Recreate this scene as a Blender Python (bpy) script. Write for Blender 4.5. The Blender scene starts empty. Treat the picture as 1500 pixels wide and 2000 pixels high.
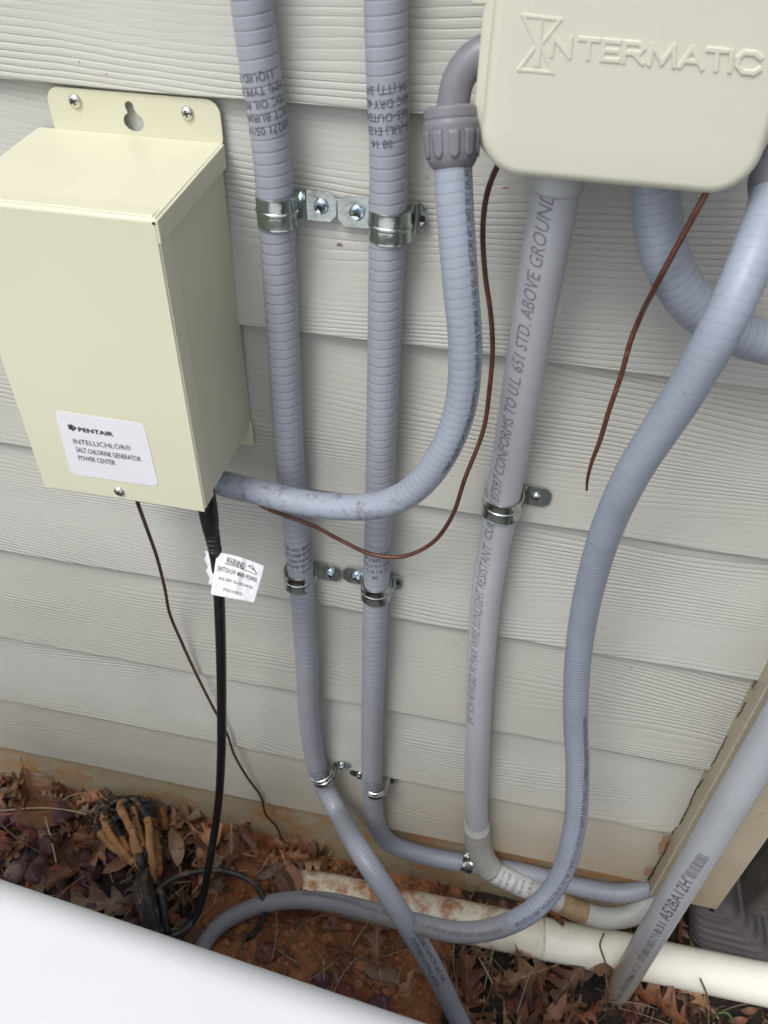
import bpy, bmesh, math, random
import numpy as np
from mathutils import Vector, noise as mnoise

C = bpy.context.scene.collection
SC = bpy.context.scene
rad = math.radians
random.seed(7)

# ------------------------------------------------------------------ camera
# solved from the siding courses; the wall face is y = 0, x right, z up, metres
FOC = 1557.9                     # focal length in pixels of the 1500 x 2000 photograph
PITCH, YAW, ROLL = -0.72720513, 0.18800019, -0.02689103
CAM = np.array([0.0, -0.5652434, 0.1637620])
cp, sp, cy_, sy_, cr, sr = (math.cos(PITCH), math.sin(PITCH), math.cos(YAW), math.sin(YAW), math.cos(ROLL), math.sin(ROLL))
Rm = (np.array([[cy_, -sy_, 0], [sy_, cy_, 0], [0, 0, 1.]])
      @ np.array([[1., 0, 0], [0, cp, -sp], [0, sp, cp]])
      @ np.array([[cr, 0, sr], [0, 1., 0], [-sr, 0, cr]]))
cam_d = bpy.data.cameras.new('camera')
cam = bpy.data.objects.new('camera', cam_d); C.objects.link(cam)
from mathutils import Matrix
X_, F_, U_ = Rm[:, 0], Rm[:, 1], Rm[:, 2]
M4 = Matrix(((X_[0], U_[0], -F_[0], CAM[0]), (X_[1], U_[1], -F_[1], CAM[1]), (X_[2], U_[2], -F_[2], CAM[2]), (0, 0, 0, 1)))
cam.matrix_world = M4
cam_d.sensor_fit = 'VERTICAL'; cam_d.sensor_height = 36.0
cam_d.lens = 36.0 * FOC / 2000.0
cam_d.clip_start = 0.01; cam_d.clip_end = 200
cam_d.dof.use_dof = True; cam_d.dof.focus_distance = 0.80; cam_d.dof.aperture_fstop = 12.0
SC.camera = cam

# ------------------------------------------------------------------ light
SUN_EL, SUN_AZ = rad(57), rad(207)     # azimuth clockwise from +y (behind the camera, to the left)
w = bpy.data.worlds.new('World'); SC.world = w; w.use_nodes = True
nt = w.node_tree; nt.nodes.clear()
sky = nt.nodes.new('ShaderNodeTexSky'); sky.sky_type = 'NISHITA'; sky.sun_disc = False
sky.sun_elevation = SUN_EL; sky.sun_rotation = SUN_AZ
sky.air_density = 1.0; sky.dust_density = 3.0; sky.ozone_density = 1.0
hs = nt.nodes.new('ShaderNodeHueSaturation'); hs.inputs['Saturation'].default_value = 0.25
bg = nt.nodes.new('ShaderNodeBackground'); bg.inputs['Strength'].default_value = 0.14
out = nt.nodes.new('ShaderNodeOutputWorld')
nt.links.new(sky.outputs[0], hs.inputs['Color']); nt.links.new(hs.outputs[0], bg.inputs['Color']); nt.links.new(bg.outputs[0], out.inputs['Surface'])
sd = bpy.data.lights.new('sun', 'SUN'); sd.energy = 1.25; sd.angle = rad(24); sd.color = (1.0, 0.975, 0.935)
sun = bpy.data.objects.new('sun', sd); C.objects.link(sun)
sdir = Vector((math.sin(SUN_AZ) * math.cos(SUN_EL), math.cos(SUN_AZ) * math.cos(SUN_EL), math.sin(SUN_EL)))
sun.rotation_euler = sdir.to_track_quat('Z', 'Y').to_euler()
SC.view_settings.view_transform = 'Standard'; SC.view_settings.look = 'None'
SC.view_settings.exposure = 0.56; SC.view_settings.gamma = 1.0
SC.view_settings.use_curve_mapping = False

# ------------------------------------------------------------------ measuring helpers
def ray(u, v): return Rm @ np.array([(u - 750) / FOC, 1.0, (1000 - v) / FOC])
def AY(u, v, y): d = ray(u, v); return CAM + d * (y - CAM[1]) / d[1]
def AZ(u, v, z): d = ray(u, v); return CAM + d * (z - CAM[2]) / d[2]
def AD(u, v, dep): return CAM + ray(u, v) * dep

# ------------------------------------------------------------------ objects and tags
def setp(o, label=None, cat=None, group=None, kind=None):
    if label: o['label'] = label
    if cat: o['category'] = cat
    if group: o['group'] = group
    if kind: o['kind'] = kind
    return o
def mesh_obj(name, verts, faces, mat, parent=None, uvs=None, smooth=True, label=None):
    me = bpy.data.meshes.new(name)
    me.from_pydata([tuple(map(float, p)) for p in verts], [], [tuple(int(i) for i in f) for f in faces])
    if uvs is not None:
        uv = me.uv_layers.new(name='UVMap')
        li = np.zeros(len(me.loops), dtype=np.int32); me.loops.foreach_get('vertex_index', li)
        uv.data.foreach_set('uv', np.asarray(uvs, dtype=np.float32)[li].ravel())
    me.validate(); me.update()
    if smooth:
        me.polygons.foreach_set('use_smooth', [True] * len(me.polygons))
    o = bpy.data.objects.new(name, me); C.objects.link(o)
    if mat: me.materials.append(mat)
    if parent is not None:
        o.parent = parent; o.matrix_parent_inverse = parent.matrix_world.inverted()
    if label: o['label'] = label
    return o
def bm_obj(name, bm, mat, parent=None, smooth=False, label=None):
    me = bpy.data.meshes.new(name); bm.to_mesh(me); bm.free()
    if smooth: me.polygons.foreach_set('use_smooth', [True] * len(me.polygons))
    o = bpy.data.objects.new(name, me); C.objects.link(o); me.materials.append(mat)
    if parent is not None:
        o.parent = parent; o.matrix_parent_inverse = parent.matrix_world.inverted()
    if label: o['label'] = label
    return o
def thing(name, loc, label, cat, group=None, kind=None):
    o = bpy.data.objects.new(name, None); C.objects.link(o); o.location = [float(a) for a in loc]
    o.empty_display_size = 0.02
    bpy.context.view_layer.update()
    o.matrix_world = Matrix.Translation(Vector([float(a) for a in loc]))
    return setp(o, label, cat, group, kind)
def bevel(o, wd, seg=3, ang=35):
    m = o.modifiers.new('bevel', 'BEVEL'); m.width = wd; m.segments = seg; m.limit_method = 'ANGLE'; m.angle_limit = rad(ang)
    o.data.polygons.foreach_set('use_smooth', [True] * len(o.data.polygons))
    wn = o.modifiers.new('wn', 'WEIGHTED_NORMAL'); wn.keep_sharp = True
    return o
def add_box(bm, a, b):
    x0, y0, z0 = a; x1, y1, z1 = b
    vs = [bm.verts.new(p) for p in ((x0, y0, z0), (x1, y0, z0), (x1, y1, z0), (x0, y1, z0), (x0, y0, z1), (x1, y0, z1), (x1, y1, z1), (x0, y1, z1))]
    for f in ((0, 3, 2, 1), (4, 5, 6, 7), (0, 1, 5, 4), (1, 2, 6, 5), (2, 3, 7, 6), (3, 0, 4, 7)): bm.faces.new([vs[i] for i in f])
def box_obj(name, a, b, mat, parent=None, bev=0.0, label=None):
    bm = bmesh.new(); add_box(bm, a, b)
    o = bm_obj(name, bm, mat, parent, label=label)
    if bev: bevel(o, bev)
    return o

# ------------------------------------------------------------------ materials
def newmat(name):
    m = bpy.data.materials.new(name); m.use_nodes = True
    n = m.node_tree; b = n.nodes['Principled BSDF']
    return m, n, b
def N(n, t, **kw):
    x = n.nodes.new(t)
    for k, v in kw.items():
        if k in x.inputs: x.inputs[k].default_value = v
        else: setattr(x, k, v)
    return x
def ramp(n, fac, stops):
    r = n.nodes.new('ShaderNodeValToRGB'); n.links.new(fac, r.inputs[0])
    e = r.color_ramp.elements
    while len(e) > 2: e.remove(e[-1])
    for i, (p, c) in enumerate(stops):
        if i < 2: el = e[i]; el.position = p
        else: el = e.new(p)
        el.color = (c[0], c[1], c[2], 1) if isinstance(c, (tuple, list)) else (c, c, c, 1)
    return r
def mixc(n, fac, a, b, mode='MIX'):
    m = n.nodes.new('ShaderNodeMix'); m.data_type = 'RGBA'; m.blend_type = mode
    if isinstance(fac, (int, float)): m.inputs[0].default_value = fac
    else: n.links.new(fac, m.inputs[0])
    for i, c in ((6, a), (7, b)):
        if isinstance(c, (tuple, list)): m.inputs[i].default_value = (c[0], c[1], c[2], 1)
        else: n.links.new(c, m.inputs[i])
    return m.outputs[2]
def math_(n, op, a, b=None, c=None):
    m = n.nodes.new('ShaderNodeMath'); m.operation = op
    for i, x in enumerate((a, b, c)):
        if x is None: continue
        if isinstance(x, (int, float)): m.inputs[i].default_value = x
        else: n.links.new(x, m.inputs[i])
    return m.outputs[0]
def plain(name, col, rough=0.5, metal=0.0, var=0.06, scale=30, bump=0.0, bscale=200, spec=0.5, dirt=None, dirt_amt=0.5, dirt_scale=60, coat=0.0):
    m, n, b = newmat(name)
    tc = N(n, 'ShaderNodeTexCoord'); geo = N(n, 'ShaderNodeNewGeometry')
    no = N(n, 'ShaderNodeTexNoise', Scale=scale, Detail=6.0, Roughness=0.6); n.links.new(geo.outputs['Position'], no.inputs['Vector'])
    lo = tuple(c * (1 - var) for c in col); hi = tuple(min(1, c * (1 + var)) for c in col)
    r = ramp(n, no.outputs[0], [(0.3, lo), (0.7, hi)])
    c = r.outputs[0]
    if dirt:
        dn = N(n, 'ShaderNodeTexNoise', Scale=dirt_scale, Detail=8.0, Roughness=0.7); n.links.new(geo.outputs['Position'], dn.inputs['Vector'])
        dr = ramp(n, dn.outputs[0], [(1 - dirt_amt - 0.02, 0.0), (1 - dirt_amt + 0.10, 1.0)])
        c = mixc(n, dr.outputs[0], c, dirt)
    n.links.new(c, b.inputs['Base Color'])
    b.inputs['Roughness'].default_value = rough; b.inputs['Metallic'].default_value = metal
    b.inputs['Specular IOR Level'].default_value = spec
    b.inputs['Coat Weight'].default_value = coat
    rr = N(n, 'ShaderNodeMapRange'); n.links.new(no.outputs[0], rr.inputs[0]); rr.inputs[3].default_value = max(0.03, rough - 0.08); rr.inputs[4].default_value = min(1, rough + 0.08)
    n.links.new(rr.outputs[0], b.inputs['Roughness'])
    if bump:
        bn = N(n, 'ShaderNodeTexNoise', Scale=bscale, Detail=4.0); n.links.new(geo.outputs['Position'], bn.inputs['Vector'])
        bu = N(n, 'ShaderNodeBump', Strength=1.0, Distance=bump); n.links.new(bn.outputs[0], bu.inputs['Height']); n.links.new(bu.outputs[0], b.inputs['Normal'])
    return m

def siding_mat():
    m, n, b = newmat('siding_paint')
    uv = N(n, 'ShaderNodeUVMap'); geo = N(n, 'ShaderNodeNewGeometry')
    sx = N(n, 'ShaderNodeSeparateXYZ'); n.links.new(uv.outputs[0], sx.inputs[0])
    # slow warp of the grain along the board: cathedral shapes and drifting lines
    mp = N(n, 'ShaderNodeMapping'); mp.inputs['Scale'].default_value = (1.5, 6.0, 1); n.links.new(uv.outputs[0], mp.inputs[0])
    wn = N(n, 'ShaderNodeTexNoise', Scale=1.0, Detail=1.5, Roughness=0.45); n.links.new(mp.outputs[0], wn.inputs['Vector'])
    mp2 = N(n, 'ShaderNodeMapping'); mp2.inputs['Scale'].default_value = (9, 40, 1); n.links.new(uv.outputs[0], mp2.inputs[0])
    wn2 = N(n, 'ShaderNodeTexNoise', Scale=1.0, Detail=2.0); n.links.new(mp2.outputs[0], wn2.inputs['Vector'])
    ph = math_(n, 'ADD', math_(n, 'MULTIPLY', sx.outputs['Y'], 185.0), math_(n, 'MULTIPLY', wn.outputs[0], 24.0))
    ph = math_(n, 'ADD', ph, math_(n, 'MULTIPLY', wn2.outputs[0], 1.1))
    fr = math_(n, 'FRACT', ph)
    prof = ramp(n, fr, [(0.0, 0.0), (0.16, 0.75), (0.5, 1.0), (0.84, 0.75), (1.0, 0.0)])
    # where the grain is deep and where the board is nearly smooth
    mp3 = N(n, 'ShaderNodeMapping'); mp3.inputs['Scale'].default_value = (2.6, 16.0, 1); mp3.inputs['Location'].default_value = (3.1, 0.4, 0); n.links.new(uv.outputs[0], mp3.inputs[0])
    an = N(n, 'ShaderNodeTexNoise', Scale=1.0, Detail=1.0); n.links.new(mp3.outputs[0], an.inputs['Vector'])
    amp = ramp(n, an.outputs[0], [(0.40, 0.12), (0.66, 1.0)])
    h1 = math_(n, 'MULTIPLY', prof.outputs[0], amp.outputs[0])
    mp4 = N(n, 'ShaderNodeMapping'); mp4.inputs['Scale'].default_value = (40, 900, 1); n.links.new(uv.outputs[0], mp4.inputs[0])
    fn = N(n, 'ShaderNodeTexNoise', Scale=1.0, Detail=3.0); n.links.new(mp4.outputs[0], fn.inputs['Vector'])
    h = math_(n, 'ADD', h1, math_(n, 'MULTIPLY', fn.outputs[0], 0.30))
    bu = N(n, 'ShaderNodeBump', Strength=0.75, Distance=0.0009); n.links.new(h, bu.inputs['Height']); n.links.new(bu.outputs[0], b.inputs['Normal'])
    # paint, mottling and the clay splashed on the lowest boards
    cn = N(n, 'ShaderNodeTexNoise', Scale=9.0, Detail=5.0); n.links.new(geo.outputs['Position'], cn.inputs['Vector'])
    base = ramp(n, cn.outputs[0], [(0.3, (0.466, 0.470, 0.438)), (0.7, (0.522, 0.526, 0.492))]).outputs[0]
    wnz = N(n, 'ShaderNodeTexWhiteNoise', noise_dimensions='1D'); n.links.new(math_(n, 'FLOOR', math_(n, 'DIVIDE', math_(n, 'ADD', sx.outputs['Y'], 0.5), 3.77)), wnz.inputs['W'])
    base = mixc(n, math_(n, 'MULTIPLY', wnz.outputs[0], 0.5), base, (0.43, 0.42, 0.375))
    sp_ = N(n, 'ShaderNodeSeparateXYZ'); n.links.new(geo.outputs['Position'], sp_.inputs[0])
    dn = N(n, 'ShaderNodeTexNoise', Scale=7.0, Detail=7.0, Roughness=0.65); n.links.new(geo.outputs['Position'], dn.inputs['Vector'])
    hz = N(n, 'ShaderNodeMapRange'); n.links.new(sp_.outputs['Z'], hz.inputs[0]); hz.inputs[1].default_value = -0.78; hz.inputs[2].default_value = -1.0
    hx = N(n, 'ShaderNodeMapRange'); n.links.new(sp_.outputs['X'], hx.inputs[0]); hx.inputs[1].default_value = -0.35; hx.inputs[2].default_value = 0.15; hx.inputs[3].default_value = 0.25
    d = math_(n, 'MULTIPLY', math_(n, 'MULTIPLY', hz.outputs[0], hx.outputs[0]), math_(n, 'MULTIPLY', dn.outputs[0], 1.5))
    dcl = math_(n, 'MINIMUM', d, 0.8)
    c = mixc(n, dcl, base, (0.40, 0.30, 0.17))
    # small dark specks
    vo = N(n, 'ShaderNodeTexVoronoi', Scale=38.0); n.links.new(geo.outputs['Position'], vo.inputs['Vector'])
    sk = ramp(n, vo.outputs[0], [(0.022, 1.0), (0.04, 0.0)])
    c = mixc(n, math_(n, 'MULTIPLY', sk.outputs[0], 0.7), c, (0.14, 0.10, 0.07))
    n.links.new(c, b.inputs['Base Color']); b.inputs['Roughness'].default_value = 0.48
    return m
M = {}
M['siding'] = siding_mat()
M['trim'] = plain('trim_paint', (0.40, 0.35, 0.26), 0.55, var=0.06, scale=14, bump=0.0004, bscale=160, dirt=(0.24, 0.18, 0.12), dirt_amt=0.36, dirt_scale=22)
M['ridge'] = plain('thick_pale_paint_edge', (0.52, 0.48, 0.38), 0.5, var=0.1, scale=80)
M['found'] = plain('foundation_paint', (0.38, 0.325, 0.225), 0.7, var=0.15, scale=12, bump=0.0012, bscale=110, dirt=(0.42, 0.225, 0.095), dirt_amt=0.49, dirt_scale=11)
M['membrane'] = plain('orange_membrane', (0.46, 0.22, 0.08), 0.6, var=0.2, scale=25, bump=0.0005)
M['gap'] = plain('dark_gap', (0.012, 0.011, 0.010), 0.9)
M['peel'] = plain('bare_brown_patch', (0.34, 0.20, 0.12), 0.8, var=0.2, scale=60)
M['cream'] = plain('cream_powder_coat', (0.590, 0.578, 0.440), 0.36, var=0.03, scale=6, bump=0.00008, bscale=900, dirt=(0.52, 0.49, 0.36), dirt_amt=0.32, dirt_scale=14)
M['cream2'] = plain('cream_plastic', (0.580, 0.576, 0.478), 0.42, var=0.02, scale=8, bump=0.00010, bscale=700)
M['sticker'] = plain('white_sticker', (0.66, 0.66, 0.70), 0.35, var=0.01)
M['tag'] = plain('white_vinyl_tag', (0.62, 0.62, 0.64), 0.34, var=0.02, bump=0.0004, bscale=60)
M['ink'] = plain('black_ink', (0.022, 0.022, 0.026), 0.6)
M['ink_soft'] = plain('faded_ink', (0.085, 0.085, 0.11), 0.6)
M['ink_grey'] = plain('grey_ink', (0.12, 0.125, 0.14), 0.6)
M['ink_pale'] = plain('pale_grey_ink', (0.185, 0.19, 0.215), 0.6)
M['zinc'] = plain('galvanised_steel', (0.50, 0.55, 0.52), 0.20, metal=1.0, var=0.22, scale=70, bump=0.0003, bscale=140, dirt=(0.26, 0.28, 0.25), dirt_amt=0.40, dirt_scale=90)
M['zinc_blue'] = plain('zinc_plated_screw', (0.62, 0.70, 0.80), 0.16, metal=1.0, var=0.15, scale=150)
M['steel'] = plain('stainless_screw', (0.62, 0.60, 0.56), 0.26, metal=1.0, var=0.1, scale=200)
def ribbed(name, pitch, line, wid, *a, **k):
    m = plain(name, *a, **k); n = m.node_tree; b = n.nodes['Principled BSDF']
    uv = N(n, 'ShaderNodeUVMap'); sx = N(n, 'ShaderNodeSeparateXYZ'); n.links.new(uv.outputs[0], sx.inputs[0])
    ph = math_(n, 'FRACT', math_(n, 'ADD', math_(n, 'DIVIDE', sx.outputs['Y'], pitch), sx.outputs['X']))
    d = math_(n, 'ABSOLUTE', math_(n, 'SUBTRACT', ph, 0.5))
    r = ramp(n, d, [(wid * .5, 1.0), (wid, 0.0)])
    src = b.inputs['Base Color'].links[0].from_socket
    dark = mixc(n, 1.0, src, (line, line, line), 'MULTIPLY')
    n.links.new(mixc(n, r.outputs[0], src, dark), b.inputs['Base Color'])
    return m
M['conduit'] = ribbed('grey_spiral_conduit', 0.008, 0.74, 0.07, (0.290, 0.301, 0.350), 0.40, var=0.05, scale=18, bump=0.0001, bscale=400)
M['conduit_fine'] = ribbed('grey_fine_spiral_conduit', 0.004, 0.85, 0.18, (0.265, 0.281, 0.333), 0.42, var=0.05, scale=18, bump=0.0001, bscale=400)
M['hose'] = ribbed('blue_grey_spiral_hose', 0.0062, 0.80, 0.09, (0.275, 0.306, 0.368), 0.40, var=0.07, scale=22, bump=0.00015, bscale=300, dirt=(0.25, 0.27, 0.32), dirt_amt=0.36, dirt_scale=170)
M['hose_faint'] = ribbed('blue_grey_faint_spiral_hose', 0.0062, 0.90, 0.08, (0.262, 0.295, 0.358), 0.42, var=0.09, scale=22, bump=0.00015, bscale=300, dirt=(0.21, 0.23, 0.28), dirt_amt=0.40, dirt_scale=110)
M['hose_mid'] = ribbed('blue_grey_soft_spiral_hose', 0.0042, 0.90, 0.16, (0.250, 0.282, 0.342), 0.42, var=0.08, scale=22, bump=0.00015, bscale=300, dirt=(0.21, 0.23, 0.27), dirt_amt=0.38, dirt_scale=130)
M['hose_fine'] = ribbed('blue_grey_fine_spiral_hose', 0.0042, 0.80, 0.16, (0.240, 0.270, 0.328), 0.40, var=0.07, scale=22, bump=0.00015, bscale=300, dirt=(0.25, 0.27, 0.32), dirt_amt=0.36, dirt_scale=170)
M['conduit_plain'] = plain('grey_flexible_conduit', (0.300, 0.312, 0.368), 0.42, var=0.05, scale=18, bump=0.0001, bscale=400)
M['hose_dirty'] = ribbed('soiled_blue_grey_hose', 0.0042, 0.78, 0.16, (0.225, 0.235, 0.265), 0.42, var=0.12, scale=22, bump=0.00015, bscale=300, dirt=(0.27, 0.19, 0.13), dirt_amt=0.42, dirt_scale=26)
M['hose_worn'] = plain('scuffed_blue_grey_hose', (0.275, 0.305, 0.370), 0.36, var=0.10, scale=26, bump=0.0002, bscale=260, dirt=(0.17, 0.165, 0.18), dirt_amt=0.46, dirt_scale=85)
M['pvc'] = plain('grey_pvc', (0.388, 0.399, 0.432), 0.42, var=0.06, scale=14, bump=0.00006, bscale=300, dirt=(0.30, 0.31, 0.33), dirt_amt=0.36, dirt_scale=60)
M['pvc_low'] = plain('dusty_grey_pvc', (0.36, 0.36, 0.345), 0.5, var=0.10, scale=24, bump=0.0001, bscale=240, dirt=(0.30, 0.26, 0.19), dirt_amt=0.42, dirt_scale=30)
M['pvc_big'] = plain('large_grey_pvc', (0.385, 0.405, 0.440), 0.34, var=0.07, scale=11, bump=0.00006, bscale=300, dirt=(0.24, 0.24, 0.25), dirt_amt=0.33, dirt_scale=55)
def splash(m, z0, z1, col):
    n = m.node_tree; b = n.nodes['Principled BSDF']; geo = N(n, 'ShaderNodeNewGeometry'); sx = N(n, 'ShaderNodeSeparateXYZ'); n.links.new(geo.outputs['Position'], sx.inputs[0])
    no = N(n, 'ShaderNodeTexNoise', Scale=38.0, Detail=7.0); n.links.new(geo.outputs['Position'], no.inputs['Vector'])
    mr = N(n, 'ShaderNodeMapRange'); n.links.new(sx.outputs['Z'], mr.inputs[0]); mr.inputs[1].default_value = z0; mr.inputs[2].default_value = z1
    f = math_(n, 'MINIMUM', math_(n, 'MULTIPLY', mr.outputs[0], math_(n, 'MULTIPLY', no.outputs[0], 1.7)), 0.9)
    n.links.new(mixc(n, f, b.inputs['Base Color'].links[0].from_socket, col), b.inputs['Base Color']); return m
splash(M['pvc_big'], -0.90, -1.13, (0.30, 0.245, 0.165)); splash(M['trim'], -0.80, -1.0, (0.30, 0.235, 0.15))
M['coupling'] = plain('light_grey_coupling', (0.40, 0.415, 0.42), 0.35, var=0.04)
M['fitting'] = plain('dark_grey_fitting', (0.165, 0.160, 0.185), 0.38, var=0.05, bump=0.0001, bscale=300)
M['white_pipe'] = plain('white_pvc', (0.74, 0.70, 0.57), 0.30, var=0.05, scale=16, dirt=(0.38, 0.165, 0.065), dirt_amt=0.51, dirt_scale=15)
M['white_pipe2'] = plain('clean_white_pvc', (0.82, 0.80, 0.70), 0.28, var=0.05, scale=16, dirt=(0.62, 0.48, 0.30), dirt_amt=0.33, dirt_scale=20)
M['white_top'] = plain('white_gelcoat', (0.59, 0.605, 0.635), 0.30, var=0.03, scale=5)
M['copper'] = plain('brown_copper_wire', (0.130, 0.050, 0.035), 0.35, metal=0.35, var=0.35, scale=90, dirt=(0.30, 0.11, 0.06), dirt_amt=0.40, dirt_scale=60)
M['copper_dark'] = plain('tarnished_copper_wire', (0.100, 0.058, 0.042), 0.45, metal=0.3, var=0.35, scale=90)
M['rubber'] = plain('black_rubber', (0.010, 0.010, 0.011), 0.30, var=0.2, scale=60)
M['rubber_dirty'] = plain('muddy_black_cable', (0.018, 0.017, 0.016), 0.5, var=0.3, scale=60, bump=0.0008, bscale=150, dirt=(0.15, 0.085, 0.045), dirt_amt=0.44, dirt_scale=60)
M['clay_cable'] = plain('clay_caked_cable', (0.30, 0.150, 0.060), 0.85, var=0.35, scale=50, bump=0.0018, bscale=140, dirt=(0.045, 0.034, 0.028), dirt_amt=0.44, dirt_scale=80)
M['bundle_dark'] = plain('mud_smeared_black_cable', (0.018, 0.018, 0.019), 0.5, var=0.4, scale=70, bump=0.0012, bscale=120, dirt=(0.22, 0.105, 0.042), dirt_amt=0.43, dirt_scale=50)
M['drain'] = plain('dark_brown_corrugated_plastic', (0.060, 0.052, 0.056), 0.40, var=0.15, scale=20, bump=0.0006, bscale=70)
M['downspout'] = plain('brown_downspout', (0.058, 0.050, 0.046), 0.5, var=0.25, scale=30, bump=0.0008, bscale=90, dirt=(0.22, 0.19, 0.16), dirt_amt=0.35, dirt_scale=60)
M['tan_tape'] = plain('tan_paint_band', (0.25, 0.17, 0.09), 0.5, var=0.2, scale=60, dirt=(0.13, 0.03, 0.02), dirt_amt=0.36, dirt_scale=90)
M['label_grey'] = plain('grey_paper_label', (0.50, 0.50, 0.49), 0.5, var=0.05)
M['twig'] = plain('dry_twig', (0.13, 0.085, 0.055), 0.8, var=0.3, scale=60)
M['straw'] = plain('dry_grass', (0.36, 0.31, 0.22), 0.7, var=0.2, scale=60)
M['grass'] = plain('green_grass', (0.06, 0.12, 0.03), 0.6, var=0.2, scale=60)

def leaf_mat(name, a, b_, rough=0.5):
    m, n, b = newmat(name)
    geo = N(n, 'ShaderNodeNewGeometry'); oi = N(n, 'ShaderNodeObjectInfo'); uv = N(n, 'ShaderNodeUVMap')
    no = N(n, 'ShaderNodeTexNoise', Scale=45.0, Detail=6.0, Roughness=0.65); n.links.new(geo.outputs['Position'], no.inputs['Vector'])
    t = math_(n, 'ADD', math_(n, 'MULTIPLY', no.outputs[0], 0.9), math_(n, 'MULTIPLY', math_(n, 'SUBTRACT', oi.outputs['Random'], 0.5), 0.55))
    r = ramp(n, t, [(0.22, a), (0.72, b_)])
    sx = N(n, 'ShaderNodeSeparateXYZ'); n.links.new(uv.outputs[0], sx.inputs[0])
    av = math_(n, 'ABSOLUTE', math_(n, 'SUBTRACT', sx.outputs['X'], 0.5))
    rib = ramp(n, av, [(0.008, 1.0), (0.03, 0.0)])
    ph = math_(n, 'FRACT', math_(n, 'SUBTRACT', math_(n, 'MULTIPLY', sx.outputs['Y'], 8.0), math_(n, 'MULTIPLY', av, 7.0)))
    vein = ramp(n, ph, [(0.0, 1.0), (0.09, 0.0)])
    f = math_(n, 'MAXIMUM', rib.outputs[0], math_(n, 'MULTIPLY', vein.outputs[0], 0.45))
    c = mixc(n, math_(n, 'MULTIPLY', f, 0.55), r.outputs[0], tuple(min(1, x * 1.5 + 0.02) for x in b_))
    sn = N(n, 'ShaderNodeTexNoise', Scale=160.0, Detail=3.0); n.links.new(geo.outputs['Position'], sn.inputs['Vector'])
    sr_ = ramp(n, sn.outputs[0], [(0.60, 0.0), (0.68, 1.0)])
    c = mixc(n, math_(n, 'MULTIPLY', sr_.outputs[0], 0.6), c, (0.05, 0.025, 0.015))
    n.links.new(c, b.inputs['Base Color']); b.inputs['Roughness'].default_value = rough
    bu = N(n, 'ShaderNodeBump', Strength=0.6, Distance=0.0006); n.links.new(math_(n, 'ADD', f, no.outputs[0]), bu.inputs['Height']); n.links.new(bu.outputs[0], b.inputs['Normal'])
    return m
M['leaf1'] = leaf_mat('brown_oak_leaf', (0.065, 0.028, 0.015), (0.275, 0.125, 0.058))
M['leaf2'] = leaf_mat('rust_oak_leaf', (0.070, 0.024, 0.012), (0.265, 0.096, 0.036))
M['leaf3'] = leaf_mat('tan_oak_leaf', (0.130, 0.068, 0.034), (0.38, 0.215, 0.108))
M['leaf4'] = leaf_mat('grey_brown_leaf', (0.075, 0.046, 0.031), (0.25, 0.160, 0.105))
def rock_mat(name, a, b_, dust=0.30):
    m, n, b = newmat(name)
    geo = N(n, 'ShaderNodeNewGeometry')
    no = N(n, 'ShaderNodeTexNoise', Scale=40.0, Detail=9.0, Roughness=0.7); n.links.new(geo.outputs['Position'], no.inputs['Vector'])
    r = ramp(n, no.outputs[0], [(0.3, a), (0.7, b_)])
    vo = N(n, 'ShaderNodeTexVoronoi', Scale=350.0); n.links.new(geo.outputs['Position'], vo.inputs['Vector'])
    pit = ramp(n, vo.outputs[0], [(0.15, 0.0), (0.4, 1.0)])
    c = mixc(n, 0.55, r.outputs[0], mixc(n, pit.outputs[0], tuple(x * 0.4 for x in a), b_), 'MIX')
    dn = N(n, 'ShaderNodeTexNoise', Scale=90.0, Detail=6.0); n.links.new(geo.outputs['Position'], dn.inputs['Vector'])
    dr = ramp(n, dn.outputs[0], [(0.58, 0.0), (0.72, 1.0)])
    c = mixc(n, math_(n, 'MULTIPLY', dr.outputs[0], dust), c, (0.42, 0.32, 0.30))
    n.links.new(c, b.inputs['Base Color']); b.inputs['Roughness'].default_value = 0.8
    bu = N(n, 'ShaderNodeBump', Strength=0.8, Distance=0.0015)
    n.links.new(math_(n, 'ADD', math_(n, 'MULTIPLY', pit.outputs[0], 0.5), no.outputs[0]), bu.inputs['Height']); n.links.new(bu.outputs[0], b.inputs['Normal'])
    return m
M['rock_purple'] = rock_mat('purple_lava_rock', (0.035, 0.014, 0.019), (0.120, 0.050, 0.060))
M['rock_red'] = rock_mat('dark_red_lava_rock', (0.045, 0.013, 0.012), (0.150, 0.045, 0.036))
M['rock_orange'] = rock_mat('orange_red_rock', (0.20, 0.050, 0.025), (0.36, 0.095, 0.045), 0.1)
M['rock_grey'] = rock_mat('greyish_lava_rock', (0.10, 0.060, 0.065), (0.26, 0.17, 0.17))
M['clod'] = rock_mat('clay_clod', (0.19, 0.072, 0.030), (0.37, 0.165, 0.074), 0.08)

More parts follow.
